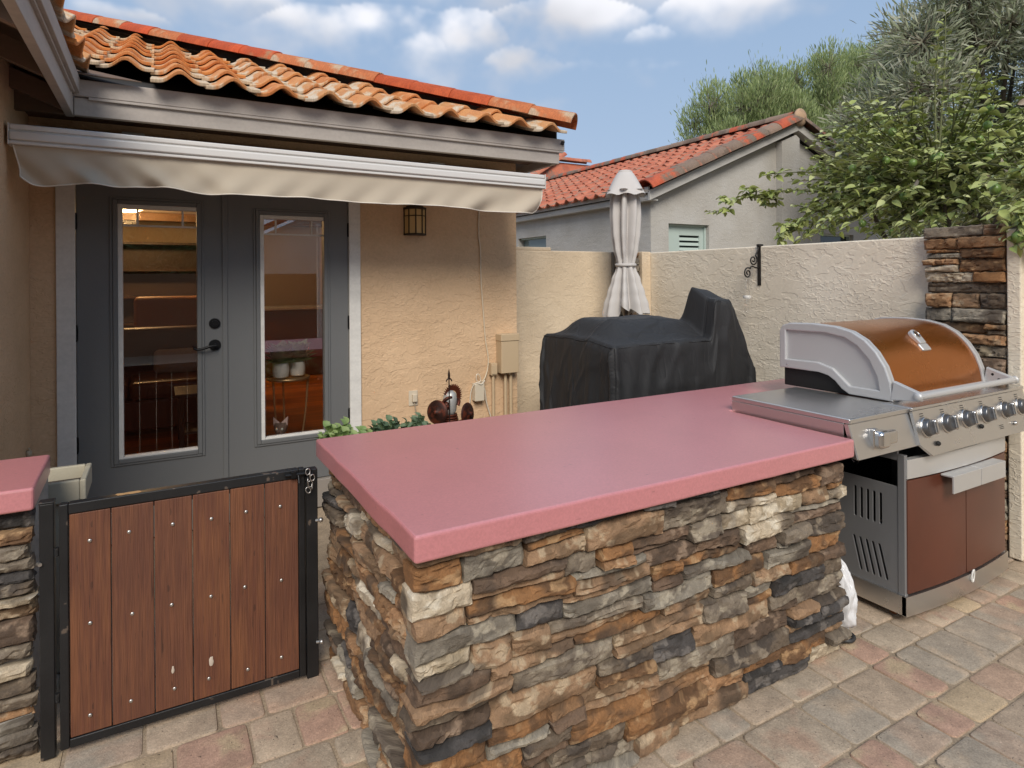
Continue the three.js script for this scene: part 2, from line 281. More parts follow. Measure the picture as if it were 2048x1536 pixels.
// a trowelled slab: a rounded polygon, edges a little uneven
function slab(pts, y0, y1, seed) {
  const s = new THREE.Shape(); const n = pts.length, R = 0.014;
  pts.forEach((p, i) => {
    const a = pts[(i + n - 1) % n], b = pts[(i + 1) % n], t = (o) => { const L = Math.hypot(o[0] - p[0], o[1] - p[1]); return [p[0] + (o[0] - p[0]) / L * R, p[1] + (o[1] - p[1]) / L * R]; };
    if (i) s.lineTo(...t(a)); else s.moveTo(...t(a)); s.quadraticCurveTo(p[0], p[1], ...t(b));
    const B = t(b), next = [b[0] + (p[0] - b[0]) * R / Math.hypot(b[0] - p[0], b[1] - p[1]), b[1] + (p[1] - b[1]) * R / Math.hypot(b[0] - p[0], b[1] - p[1])], L = Math.hypot(next[0] - B[0], next[1] - B[1]), m = Math.floor(L / 0.07);
    const nx = -(next[1] - B[1]) / L, ny = (next[0] - B[0]) / L;
    for (let k = 1; k < m; k++) { const e = (vn3(k * 0.6, i * 3, seed, 4) - 0.5) * 0.005 * Math.min(1, k / 2, (m - k) / 2); s.lineTo(lerp(B[0], next[0], k / m) + nx * e, lerp(B[1], next[1], k / m) + ny * e); }
  });
  const bevel = 0.009, g = new THREE.ExtrudeGeometry(s, { depth: y1 - y0 - 2 * bevel, bevelEnabled: true, bevelSize: bevel, bevelThickness: bevel, bevelOffset: -bevel, bevelSegments: 3, curveSegments: 4 });
  g.rotateX(Math.PI / 2); g.translate(0, y1 - bevel, 0); return metric(toCreasedNormals(g, 0.18));
}
{
  const c = thing('barbecue_counter', 'long pink painted counter faced with ledge stone, built around the amber grill', 'counter');
  part(c, 'countertop', slab([[0.59, -1.575], [2.545, -1.575], [2.552, -2.245], [4.17, -2.245], [4.17, -2.765], [0.588, -2.765]], 0.838, 0.914, 5), redPaint, 'smooth pink painted countertop slab with rounded corners');
  part(c, 'core', [box(0.67, 2.47, 0, 0.838, -2.70, -1.665, 0), box(2.47, 4.16, 0, 0.838, -2.70, -2.33, 0)], mortar);
  stoneFace(c, V(0.615, 0, -1.615), V(1, 0, 0), V(0, 0, 1), 1.91, 0.846, { seed: 11, ends: [1, 1], back: 0.1, course: [0.042, 0.088], stone: [0.13, 0.42], split: 0.34 });
  stoneFace(c, V(0.625, 0, -2.735), V(0, 0, 1), V(-1, 0, 0), 1.03, 0.846, { seed: 11, ends: [1, 0], back: 0.06, course: [0.042, 0.088], stone: [0.13, 0.42], split: 0.34, weights: [4, 1.4, 1.6, 2.6, 1, 2, 2, 3.4, 1] });
  stoneFace(c, V(2.50, 0, -1.72), V(0, 0, -1), V(1, 0, 0), 0.58, 0.846, { seed: 14, back: 0.05, course: [0.08, 0.13], split: 0.2 });
}
{
  const c = thing('gate_pier', 'short stone faced pier with pink cap beside the gate, at the frame edge', 'pier');
  part(c, 'cap', slab([[-1.35, -2.60], [-0.362, -2.60], [-0.375, -3.075], [-1.35, -3.075]], 0.838, 0.914, 6), redPaint);
  part(c, 'core', box(-1.33, -0.381, 0, 0.838, -3.06, -2.665, 0.003), std({ roughness: 0.97, color: new THREE.Color().setRGB(0.34, 0.32, 0.29), bumpMap: stoneBump, bumpScale: 0.012 }), 'bare grey mortar side of the pier');
  stoneFace(c, V(-1.32, 0, -2.63), V(1, 0, 0), V(0, 0, 1), 0.94, 0.838, { seed: 23, back: 0.05, course: [0.042, 0.088], stone: [0.14, 0.4], split: 0.34, ends: [0, 1], weights: [3, 2, 2.4, 2.6, 1, 2.4, 2, 2.6, 2] });
}

// ================================================================ garden walls
const wallStucco = stucco(0xddd1be, 31, 0.0045);
const wallWarm = stucco(0xd2bea3, 33, 0.004);
{
  const w = thing('garden_back_wall', 'low tan stucco wall running between the house corner and the covered grill', 'wall');
  part(w, 'wall', [box(2.64, 4.30, -0.02, 1.853, -5.0, -4.80, 0.012)], wallWarm);
  part(w, 'wall_step', box(2.64, 3.14, 1.85, 1.884, -4.995, -4.803, 0.01), wallWarm);
  const p = thing('corner_pilaster', 'narrow stone pilaster in the wall corner behind the closed umbrella', 'pilaster');
  part(p, 'core', box(3.83, 4.13, 0, 1.85, -4.798, -4.765, 0.002), mortar);
  part(p, 'edge_strip', box(4.135, 4.247, 0, 1.855, -4.798, -4.70, 0.008), wallWarm);
  stoneFace(p, V(3.83, 0, -4.725), V(1, 0, 0), V(0, 0, 1), 0.30, 1.85, { seed: 37, back: 0.03, stone: [0.12, 0.26], weights: [3, 3, 1, 1, 3, 3, 1, 2, 3] });
}
{
  const w = thing('garden_side_wall', 'tan stucco boundary wall with scroll bracket, behind the amber grill', 'wall');
  part(w, 'wall', box(4.25, 4.45, -0.02, 1.848, -5.0, 1.2, 0.012), wallStucco);
  const p = thing('wall_pilaster', 'ledge stone pilaster on the boundary wall, rising behind the amber grill lid', 'pilaster');
  part(p, 'core', box(4.222, 4.462, 0, 1.885, -2.11, -1.70, 0.002), mortar);
  part(p, 'edge_strip', box(4.185, 4.25, 0, 1.86, -1.70, -1.63, 0.01), wallStucco);
  stoneFace(p, V(4.186, 0, -2.125), V(0, 0, 1), V(-1, 0, 0), 0.42, 1.90, { seed: 41, back: 0.03, stone: [0.13, 0.40], ends: [1, 0], course: [0.05, 0.10], wave: 0.003, split: 0.3, proud: 0.012, weights: [3.4, 2.2, 1.6, 2, 1, 3.4, 2, 3.4, 1.6] });
}

// ================================================================ clay roof tiles
const TP = 0.275, TL = 0.44, TH = 0.022;                           // one S-shaped tile: pitch, length, thickness
const sWave = (x) => 0.028 * Math.cos(2 * Math.PI * x / TP) + 0.008 * Math.cos(4 * Math.PI * x / TP);
function tileGeo(seed) {
  const nx = 18, pos = [], uv = [], idx = [], r = rng(seed), u0 = r(), v0 = r(), W = TP * 1.06;
  const put = (x, y, z) => { pos.push(x, y, z); uv.push(x / TP + 0.5, v0 + z / 0.5); return pos.length / 3 - 1; };
  const row = (z, dy, lift) => { const a = []; for (let i = 0; i <= nx; i++) { const x = -W / 2 + W * i / nx; a.push(put(x, sWave(x) + dy + lift + 0.016 * x / W, z)); } return a; };
  const strip = (a, b) => { for (let i = 0; i < a.length - 1; i++) idx.push(a[i], b[i], b[i + 1], a[i], b[i + 1], a[i + 1]); };
  const l0 = 0, l1 = 0.032, e = 0.004;
  strip(row(-TL, TH, l0), row(-e, TH, l1)); strip(row(-e, TH, l1), row(0, TH - e, l1));      // back to front over the top
  strip(row(0, TH - e, l1), row(0, e, l1)); strip(row(0, e, l1), row(-e, 0, l1)); strip(row(-e, 0, l1), row(-TL, 0, l0));
  for (const s of [-1, 1]) { const x = s * W / 2, y = sWave(x) + 0.008 * s, a = [put(x, y, -TL), put(x, y + TH, -TL), put(x, y + l1, 0), put(x, y + l1 + TH, 0)]; s < 0 ? idx.push(a[0], a[2], a[3], a[0], a[3], a[1]) : idx.push(a[0], a[3], a[2], a[0], a[1], a[3]); }
  const g = new THREE.BufferGeometry(); g.setAttribute('position', new THREE.Float32BufferAttribute(pos, 3)); g.setAttribute('uv', new THREE.Float32BufferAttribute(uv, 2)); g.setIndex(idx); g.computeVertexNormals(); return g;
}
function capGeo(R, L, seed, taper = 0.9) {                          // half-barrel cap, wide end towards +z
  const n = 12, pos = [], uv = [], idx = [], r = rng(seed), u0 = r(), v0 = r();
  const put = (x, y, z) => { pos.push(x, y, z); uv.push(u0 + x / 0.6, v0 + z / 0.6); return pos.length / 3 - 1; };
  const arc = (z, rad, lift) => { const a = []; for (let i = 0; i <= n; i++) { const t = Math.PI * (i / n); a.push(put(-Math.cos(t) * rad, Math.sin(t) * rad * 0.82 + lift, z)); } return a; };
  const strip = (a, b) => { for (let i = 0; i < n; i++) idx.push(a[i], b[i], b[i + 1], a[i], b[i + 1], a[i + 1]); };
  strip(arc(-L, R * taper, 0), arc(-0.005, R, 0.012)); strip(arc(-0.005, R, 0.012), arc(0, R - 0.004, 0.012)); strip(arc(0, R - 0.004, 0.012), arc(0, R - 0.016, 0.012)); strip(arc(0, R - 0.016, 0.012), arc(-L, R * taper - 0.016, 0));
  const g = new THREE.BufferGeometry(); g.setAttribute('position', new THREE.Float32BufferAttribute(pos, 3)); g.setAttribute('uv', new THREE.Float32BufferAttribute(uv, 2)); g.setIndex(idx); g.computeVertexNormals(); return g;
}
const clayTex = (a, b, c, seed, amount) => tex(256, 256, (u, v) => {
  const n = fbm(u * 4, v * 4, 4, 4, 5, seed), q = fbm(u * 7, v * 3, 7, 3, 5, seed + 3), f = vn(u * 120, v * 120, 120, 120, seed); let k = mixc(a, b, sstep(0.4, 0.65, n)); k = mixc(k, c, sstep(0.62 - amount * 0.35, 0.72 - amount * 0.2, q)); const s = 0.9 + 0.18 * f; return [k[0] * s, k[1] * s, k[2] * s];
});
const clay = (a, b, c, seed, amount) => std({ roughness: 0.82, map: clayTex(rgb(a), rgb(b), rgb(c), seed, amount), bumpMap: speck, bumpScale: 0.003 });
// lime bloom whitens the water channel of each weathered tile, the barrel stays clay
const bloomClay = (a, b, c, seed, amount) => std({ roughness: 0.85, bumpMap: speck, bumpScale: 0.003, map: tex(256, 256, (u, v) => {
  const A = rgb(a), B = rgb(b), C = rgb(c), n = fbm(u * 4, v * 4, 4, 4, 5, seed), q = fbm(u * 6, v * 3, 6, 3, 5, seed + 3), f = vn(u * 120, v * 120, 120, 120, seed), k0 = mixc(A, B, sstep(0.4, 0.65, n));
  const pan = Math.abs(u - 0.5) * 2, m = sstep(0.50, 0.68, pan * 0.55 + q * 0.75 + amount - 0.5), s = 0.9 + 0.18 * f, k = mixc(k0, C, m * 0.92); return [k[0] * s, k[1] * s, k[2] * s];
}) });
const houseClay = [bloomClay(0xc98650, 0xb9713a, 0xcbb799, 81, 0.28), bloomClay(0xc4834f, 0xc98c55, 0xc6b49b, 82, 0.42), bloomClay(0xc38c5a, 0xb97a48, 0xc9bca8, 83, 0.50), bloomClay(0xcd8445, 0xbb7039, 0xc7b08c, 84, 0.16)];
const hipClay = [clay(0xb8552b, 0xa4461f, 0xb98d66, 91, 0.12), clay(0xb66a3f, 0xa85a30, 0xb39a80, 92, 0.3), clay(0xbf4f24, 0xa94723, 0xa07050, 93, 0.05)];
const redClay = [clay(0xb5684d, 0xa65a42, 0x8f6453, 101, 0.2), clay(0xbb7156, 0xad6047, 0x987866, 102, 0.3), clay(0xaf6047, 0xbc755a, 0x826050, 103, 0.15)];
const rakeClay = [clay(0xb4573a, 0x9c4a33, 0x77675a, 111, 0.3), clay(0x7d6a5c, 0x6b5a4d, 0xa8705a, 112, 0.2), clay(0x8a7464, 0xa86347, 0x6a5c50, 113, 0.4)];
const tiles = [1, 2, 3, 4, 5].map(tileGeo), caps = [1, 2, 3].map((s) => capGeo(0.118, 0.45, s));
const underlay = std({ roughness: 0.95, color: new THREE.Color().setRGB(0.028, 0.026, 0.025) });
// lay tiles on a slope: origin at the eave, `along` the eave, `down` the slope
function layTiles(parent, o, along, down, rows, from, to, keep, mats, seed, most = 1e9) {
  const r = rng(seed), nrm = down.clone().cross(along).normalize(), q = new THREE.Quaternion().setFromRotationMatrix(new THREE.Matrix4().makeBasis(along, nrm, down)); let n = 0;
  for (let k = 0; k < rows; k++) for (let i = 0; ; i++) {
    const a = from + TP * (i + 0.5); if (a > to) break; const s = k * 0.37; if (!keep(a, s) || n >= most) continue; n++;
    const m = part(parent, 'tile', tiles[Math.floor(r() * 5)], mats(r, a, s)); m.quaternion.copy(q); m.position.copy(o).addScaledVector(along, a).addScaledVector(down, -s).addScaledVector(nrm, 0.024 + (r() - 0.5) * 0.009).addScaledVector(down, (r() - 0.5) * 0.024); m.rotateY((r() - 0.5) * 0.03);
  }
}
function layCaps(parent, a, b, lift, mats, seed, name = 'hip_tile', scale = 1, step = 0.345, skipFirst = 0) {     // from the low end a to the high end b
  const r = rng(seed), d = b.clone().sub(a), L = d.length(), dir = d.clone().normalize(), side = V(0, 1, 0).cross(dir.clone().negate()).normalize(), up = dir.clone().negate().cross(side).normalize();
  const q = new THREE.Quaternion().setFromRotationMatrix(new THREE.Matrix4().makeBasis(side, up, dir.clone().negate()));
  for (let t = skipFirst; t < L; t += step) { const m = part(parent, name, caps[Math.floor(r() * 3)], mats[Math.floor(r() * mats.length)]); m.quaternion.copy(q); m.scale.setScalar(scale); m.position.copy(a).addScaledVector(dir, t).addScaledVector(up, lift + (r() - 0.5) * 0.008); m.rotateY((r() - 0.5) * 0.03); m.rotateX(0.03); }
}
// a flat board of any outline in space
function board(pts, thick) {
  const p = pts.map((q) => V(...q)), n = p[1].clone().sub(p[0]).cross(p[2].clone().sub(p[0])).normalize().multiplyScalar(-thick), b = p.map((q) => q.clone().add(n)), pos = [], tri = (x, y, z) => pos.push(x.x, x.y, x.z, y.x, y.y, y.z, z.x, z.y, z.z);
  for (let i = 1; i < p.length - 1; i++) { tri(p[0], p[i], p[i + 1]); tri(b[0], b[i + 1], b[i]); }
  for (let i = 0; i < p.length; i++) { const j = (i + 1) % p.length; tri(p[i], b[i], b[j]); tri(p[i], b[j], p[j]); }
  const g = new THREE.BufferGeometry(); g.setAttribute('position', new THREE.Float32BufferAttribute(pos, 3)); g.computeVertexNormals(); return metric(g);
}

// ================================================================ the house
const trimTex = (base, seed) => tex(256, 256, (u, v) => { const k = 0.94 + 0.1 * fbm(u * 3, v * 22, 3, 22, 4, seed) + 0.04 * (vn(u * 90, v * 90, 90, 90, 3) - 0.5); return [base[0] * k, base[1] * k, base[2] * k]; });
const fasciaPaint = std({ roughness: 0.7, map: trimTex(rgb(0xa29a93), 5), bumpMap: speck, bumpScale: 0.001 });
const brownPaint = std({ roughness: 0.8, map: trimTex(rgb(0x6a5444), 6) });
const whitePaint = std({ roughness: 0.55, map: trimTex(rgb(0xd6d3cd), 7) });
const houseStucco = stucco(0xccac8a, 35, 0.005), wingStucco = houseStucco;
const house = thing('house', 'tan stucco house with clay tile roof and grey glazed double doors', 'house');
const PITCH = 0.40, TH0 = Math.atan(PITCH), EY = 2.672, EZ = -4.06, HX = 2.79, WX = -0.37;
{
  part(house, 'wall', [
    metric(extrude([[-0.65, -0.02], [-0.521, -0.02], [-0.521, 2.3], [1.291, 2.3], [1.291, -0.02], [2.612, -0.02], [2.612, 2.60], [-0.65, 2.60]], 0.2).translate(0, 0, -4.73)),
    box(2.41, 2.608, -0.02, 2.60, -11, -4.735, 0)], houseStucco);
  part(house, 'wing_wall', [box(-0.85, -0.644, -0.02, 2.745, -4.528, -3.10, 0.01), box(-4.2, -0.852, -0.02, 2.62, -3.3, -3.103, 0.01)], wingStucco);
  // eaves: two boards along the front, more along the wing and the side
  const f = part(house, 'fascia', [box(WX - 0.018, 2.762, 2.50, 2.598, -4.14, -4.10, 0.004), box(2.725, 2.765, 2.50, 2.598, -11, -4.142, 0.004)], fasciaPaint);
  part(f, 'upper_board', [box(WX - 0.02, 2.80, 2.602, 2.692, -4.13, -4.080, 0.004), box(2.768, 2.803, 2.602, 2.692, -11, -4.132, 0.004), box(WX + 0.05, 2.79, 2.586, 2.601, -4.098, -4.082, 0.002)], fasciaPaint);
  part(house, 'eave_closure', box(-0.86, WX - 0.062, 2.50, 2.95, -4.142, -4.10, 0.003), brownPaint);
  part(house, 'soffit', board([[-0.84, 2.56, -4.53], [2.73, 2.56, -4.53], [2.73, 2.56, -4.14], [-0.84, 2.56, -4.14]].reverse(), -0.02), brownPaint);
  const wf = part(house, 'wing_fascia', box(WX - 0.06, WX - 0.02, 2.50, 2.61, -4.16, -2.42, 0.004), fasciaPaint);
  part(wf, 'upper_board', [box(WX - 0.05, WX + 0.012, 2.614, 2.70, -4.12, -2.42, 0.004), box(WX - 0.02, WX - 0.005, 2.598, 2.612, -4.0, -2.42, 0.002)], fasciaPaint);
  for (let k = 0; k < 3; k++) { const z = -4.02 + k * 0.61; part(house, 'rafter', board([[WX - 0.06, 2.50, z], [WX - 0.06, 2.60, z], [-1.7, 2.60 + 1.27 * PITCH, z], [-1.7, 2.50 + 1.27 * PITCH, z]], -0.045), brownPaint); }
  part(house, 'wing_soffit', board([[WX - 0.02, 2.625, -4.2], [WX - 0.02, 2.625, -2.42], [-4, 2.625 + 3.63 * PITCH, -2.42], [-4, 2.625 + 3.63 * PITCH, -7.7]], 0.02), brownPaint);
  // roof decks under the tiles
  const S = 3.7, yt = EY + S * PITCH;
  const deck = part(house, 'roof', [
    board([[WX, EY + 0.024, EZ - 0.06], [HX - 0.05, EY + 0.024, EZ - 0.06], [HX - S, yt, EZ - S], [WX - S, yt, EZ - S]], 0.03),
    board([[HX, EY, EZ], [HX, EY, EZ - 7], [HX - S, yt, EZ - 7 + S], [HX - S, yt, EZ - S]], 0.03),
    board([[WX, EY, EZ], [WX - S, yt, EZ - S], [WX - S, yt, -2.4], [WX, EY, -2.4]], 0.03)], underlay);
  part(deck, 'hip_board', board([[HX - 0.05, EY + 0.02, EZ - 0.05], [HX - 0.05, EY + 0.15, EZ - 0.05], [HX - S, yt + 0.15, EZ - S], [HX - S, yt + 0.02, EZ - S]], 0.03), underlay);
  const down = V(0, -Math.sin(TH0), Math.cos(TH0)), cs = Math.cos(TH0);
  layTiles(house, V(0, EY, EZ + 0.075), V(1, 0, 0), down, 11, WX - 3.5, HX, (a, s) => a < HX - s * cs - 0.12 && a > WX - s * cs + 0.22, (r, a) => houseClay[a < 0.6 ? (r() < 0.7 ? (r() < 0.6 ? 0 : 3) : 1) : r() < 0.45 ? 2 : r() < 0.6 ? 1 : 0], 5);
  layTiles(house, V(WX + 0.02, EY + 0.02, 0), V(0, 0, -1), V(Math.cos(TH0), -Math.sin(TH0), 0), 3, 2.45, 4.05, (a, s) => true, (r) => houseClay[Math.floor(r() * 4)], 6);
  layCaps(house, V(HX + 0.03, EY + 0.03, EZ + 0.03), V(HX - S, yt + 0.03, EZ - S), 0.075, hipClay, 8, 'hip_tile', 1.08);
  part(house, 'valley_flashing', board([[WX - 0.02, EY + 0.03, EZ + 0.06], [WX + 0.30, EY + 0.035, EZ + 0.03], [WX + 0.22 - S, yt + 0.03, EZ - S], [WX - 0.1 - S, yt + 0.03, EZ - S]], 0.004), brownPaint);
}
// the room behind the doors
const oak = std({ roughness: 0.38, map: tex(512, 512, (u, v) => { const plank = Math.floor(v * 8), s = hash(plank, 3, 1), g = fbm(u * 3 + s * 9, v * 60, 3, 60, 4, 8), k = 0.72 + 0.34 * g + 0.2 * (s - 0.5), e = Math.abs(v * 8 - plank - 0.5) > 0.488 ? 0.5 : 1; return [214 * k * e, 124 * k * e, 46 * k * e]; }) });
const roomWall = std({ roughness: 0.9, color: new THREE.Color().setRGB(0.42, 0.31, 0.20) });
part(house, 'interior_floor', box(-3.2, 2.4, 0.02, 0.18, -10.9, -4.74, 0), oak);
part(house, 'interior_wall', [box(-3.4, 2.4, 0.18, 2.62, -11.1, -10.9, 0), box(-3.4, -3.2, 0.18, 2.62, -10.9, -4.74, 0), box(-3.2, -0.66, 0.18, 2.62, -4.78, -4.742, 0)], roomWall);
part(house, 'ceiling', box(-3.4, 2.4, 2.53, 2.6, -11.1, -4.74, 0), std({ roughness: 0.95, color: new THREE.Color().setRGB(0.55, 0.48, 0.38) }));
part(house, 'ceiling_beam', box(-3.2, 2.4, 2.42, 2.53, -10.0, -9.8, 0.01), std({ roughness: 0.6, color: new THREE.Color().setRGB(0.16, 0.08, 0.03) }));

// ---------------------------------------------------------------- double doors
const doorPaint = phys({ roughness: 0.5, color: new THREE.Color().setRGB(0.135, 0.137, 0.137), clearcoat: 0.12, clearcoatRoughness: 0.5, bumpMap: speck, bumpScale: 0.0008 });
const blackMetal = std({ roughness: 0.38, metalness: 0.7, color: new THREE.Color().setRGB(0.02, 0.02, 0.021) });
const paneGlass = phys({ color: 0xffffff, transmission: 1, thickness: 0, roughness: 0.0, ior: 2.0, specularIntensity: 1 });
{
  const fr = part(house, 'door_frame', [box(-0.52, -0.425, 0.0, 2.30, -4.66, -4.512, 0.004), box(1.207, 1.290, 0.0, 2.30, -4.66, -4.512, 0.004), box(-0.425, 1.207, 2.252, 2.30, -4.66, -4.512, 0.004)], whitePaint);
  part(fr, 'threshold', box(-0.424, 1.206, 0.0, 0.195, -4.66, -4.50, 0.006), std({ roughness: 0.8, color: new THREE.Color().setRGB(0.25, 0.22, 0.19) }));
  const leaf = (x0, x1, g0, g1, b, t, lock) => {
    const zf = -4.536, zb = -4.58, d = part(house, 'door', metric(extrude([[x0, 0.2], [x1, 0.2], [x1, 2.248], [x0, 2.248]], zf - zb, 0.003, [[[g0, b], [g0, t], [g1, t], [g1, b]]]).translate(0, 0, zb)), doorPaint);
    // moulding with a stepped section round the light
    const mo = (o, z1, w) => [box(g0 - o, g0 - o + w, b - o, t + o, zf - 0.003, z1, 0.004), box(g1 + o - w, g1 + o, b - o, t + o, zf - 0.003, z1, 0.004), box(g0 - o + w, g1 + o - w, b - o, b - o + w, zf - 0.003, z1, 0.004), box(g0 - o + w, g1 + o - w, t + o - w, t + o, zf - 0.003, z1, 0.004)];
    part(d, 'moulding', [...mo(0.042, zf + 0.012, 0.016), ...mo(0.026, zf + 0.019, 0.026)], doorPaint);
    part(d, 'glazing_bead', [box(g0, g0 + 0.026, b, t, zb, zf + 0.012, 0.003), box(g0 + 0.026, g1, b, b + 0.012, zb, zf + 0.008, 0.002), box(g0 + 0.026, g1, t - 0.026, t, zb, zf + 0.012, 0.003)], whitePaint, 'pale bead round the door glass');
    part(d, 'pane', box(g0 + 0.01, g1, b + 0.004, t - 0.004, zf - 0.022, zf - 0.0205, 0), paneGlass);
    const gy = t - 0.135, ms = 0.012, mz = [zf - 0.019, zf - 0.012];
    for (const [a, c, e, h] of [[g0 + 0.027, g1, gy, gy + ms], [g0 + 0.10, g0 + 0.10 + ms, gy + ms, t - 0.027], [g1 - 0.085, g1 - 0.085 + ms, gy + ms, t - 0.027]]) part(d, 'muntin', box(a, c, e, h, ...mz, 0.002), whitePaint);
    const hx = lock ? x0 - 0.004 : x1 + 0.004;
    for (const y of [0.62, 1.29, 1.96]) part(d, 'hinge', [rod([hx, y - 0.05, zf + 0.006], [hx, y + 0.05, zf + 0.006], 0.008), box(hx - 0.012, hx + 0.012, y - 0.045, y + 0.045, zf - 0.004, zf + 0.003, 0.001)], blackMetal);
    if (lock) {
      const rose = (y, rr) => new THREE.CylinderGeometry(rr, rr + 0.004, 0.014, 24).rotateX(Math.PI / 2).translate(0.325, y, zf + 0.007);
      part(d, 'deadbolt', [rose(1.318, 0.032), new THREE.CylinderGeometry(0.02, 0.022, 0.012, 20).rotateX(Math.PI / 2).translate(0.325, 1.318, zf + 0.018)], blackMetal);
      part(d, 'handle', [rose(1.177, 0.034), rod([0.325, 1.177, zf], [0.325, 1.177, zf + 0.055], 0.011), tube([[0.33, 1.177, zf + 0.052], [0.29, 1.172, zf + 0.054], [0.25, 1.16, zf + 0.05], [0.215, 1.158, zf + 0.048], [0.198, 1.168, zf + 0.048]], 0.0085, 20, 8)], blackMetal);
    }
    return d;
  };
  leaf(-0.422, 0.384, -0.212, 0.222, 0.505, 2.075, true);
  const d2 = leaf(0.398, 1.204, 0.605, 1.030, 0.515, 2.045, false);
  part(d2, 'astragal', box(0.372, 0.402, 0.2, 2.245, -4.532, -4.522, 0.003), doorPaint);
}

// ================================================================ gate between pier and counter
const chippedBlack = std({ roughness: 0.42, metalness: 0.2, map: tex(256, 256, (u, v) => { const n = fbm(u * 8, v * 8, 8, 8, 5, 120), s = vn(u * 90, v * 40, 90, 40, 4), k = 24 + 18 * n, chip = n > 0.71 && s > 0.62; return chip ? [96, 84, 74] : [k, k, k + 1]; }), bumpMap: speck, bumpScale: 0.0012 });
const gateWood = [0, 1, 2].map((k) => {
  const a = rgb([0x75492f, 0x6f452f, 0x6a4930][k]), b = rgb([0x623a29, 0x603a2a, 0x5a3f2b][k]);
  const m = std({ roughness: 0.62, map: tex(256, 512, (u, v) => { const g = fbm(u * 26, v * 4, 26, 4, 5, 130 + k), h = fbm(u * 3, v * 3, 3, 3, 4, 140 + k), f = fbm(u * 90, v * 8, 90, 8, 2, 150 + k); const c = mixc(a, b, sstep(0.3, 0.75, g * 0.5 + h * 0.5)), s = (0.86 + 0.2 * f) * (vn(u * 40, v * 9, 40, 9, 170 + k) > 0.93 ? 0.8 : 1); return [c[0] * s, c[1] * s, c[2] * s]; }) });
  m.map.repeat.set(5, 1.6); m.bumpMap = tex(256, 256, (u, v) => fbm(u * 60, v * 6, 60, 6, 3, 160 + k), { srgb: false }); m.bumpMap.repeat.set(5, 2); m.bumpScale = 0.0016; return m;
});
const rawSteel = std({ roughness: 0.35, metalness: 0.9, color: new THREE.Color().setRGB(0.52, 0.50, 0.47) });
{
  const g = thing('garden_gate', 'low gate of six brown planks in black steel frame, before the double doors', 'gate', [0, 0, -2.585]);
  part(g, 'post', [box(-0.349, -0.308, 0, 0.856, -0.045, -0.004, 0.004), box(-0.351, -0.306, 0.856, 0.862, -0.047, -0.002, 0.002)], chippedBlack);
  part(g, 'post', [box(0.512, 0.558, 0, 0.838, -0.045, -0.002, 0.004)], chippedBlack);
  part(g, 'frame', [box(-0.294, -0.268, 0.02, 0.848, -0.03, 0.004, 0.004), box(0.483, 0.507, 0.02, 0.848, -0.03, 0.004, 0.004), box(-0.268, 0.483, 0.812, 0.848, -0.034, 0.003, 0.004), box(-0.268, 0.483, 0.02, 0.05, -0.03, 0.003, 0.004)], chippedBlack);
  part(g, 'top_bar', box(-0.29, 0.52, 0.793, 0.811, -0.028, -0.004, 0.002), chippedBlack);
  const xs = [-0.267, -0.146, -0.016, 0.107, 0.233, 0.357, 0.482], r = rng(9);
  for (let k = 0; k < 6; k++) {
    const p = part(g, 'plank', metric(box(xs[k] + 0.0015, xs[k + 1] - 0.0015, 0.052, 0.81, -0.022, -0.001 + r() * 0.003, 0.003), k * 0.37, k * 0.21), gateWood[[0, 1, 1, 0, 0, 1][k]]);
    const xc = (xs[k] + xs[k + 1]) / 2 - 0.006;
    for (const y of [0.715, 0.425, 0.115]) part(p, 'screw', new THREE.SphereGeometry(0.0066, 12, 6, 0, Math.PI * 2, 0, Math.PI / 2).scale(1, 0.6, 1).rotateX(Math.PI / 2).translate(xc + (r() - 0.5) * 0.014, y + (r() - 0.5) * 0.012, 0.0015), rawSteel);
  }
  const filler = std({ roughness: 0.9, color: new THREE.Color().setRGB(0.5, 0.42, 0.34) });
  const dab = (x, y, w, h) => sheet(6, 8, (i, j) => { const a = i * 2 - 1, b = j * 2 - 1, e = 1 - 0.5 * vn3(a * 2, b * 2, x * 30, 3); return [x + a * w * e * Math.sqrt(1 - 0.7 * b * b), y + b * h, 0.0042 - (a * a + b * b) * 0.0012]; });
  part(g, 'scuff', dab(0.040, 0.19, 0.006, 0.013), filler); part(g, 'scuff', dab(0.166, 0.182, 0.009, 0.017), filler);
  part(g, 'rust_patch', sheet(10, 3, (i, j) => [-0.13 + i * 0.075 + (vn3(j * 3, i * 5, 2, 1) - 0.5) * 0.012, 0.8488 - Math.abs(j - 0.5) * 0.0006, -0.028 + j * 0.024 + (vn3(i * 9, j, 4, 2) - 0.5) * 0.006]), std({ roughness: 0.95, color: new THREE.Color().setRGB(0.42, 0.24, 0.10) }));
  for (const y of [0.69, 0.20]) part(g, 'hinge', [rod([-0.312, y, -0.014], [-0.288, y, -0.014], 0.007), rod([-0.301, y - 0.014, -0.006], [-0.301, y + 0.014, -0.006], 0.008)], chippedBlack);
  part(g, 'latch', [rod([0.43, 0.832, 0.014], [0.535, 0.829, 0.014], 0.0065), box(0.452, 0.472, 0.818, 0.846, 0.003, 0.022, 0.002), box(0.512, 0.532, 0.812, 0.845, -0.002, 0.022, 0.002), rod([0.48, 0.832, 0.014], [0.48, 0.80, 0.03], 0.004)], blackMetal);
  const ch = []; for (let k = 0; k < 7; k++) ch.push(new THREE.TorusGeometry(0.009, 0.0018, 6, 14).scale(1, 1.35, 1).rotateY(k % 2 ? 1.2 : 0.1).rotateZ((r() - 0.5)).translate(0.523 + (k % 3 - 1) * 0.008, 0.838 - k * 0.012, 0.026 + (r() - 0.5) * 0.01));
  part(g, 'chain', ch, rawSteel);
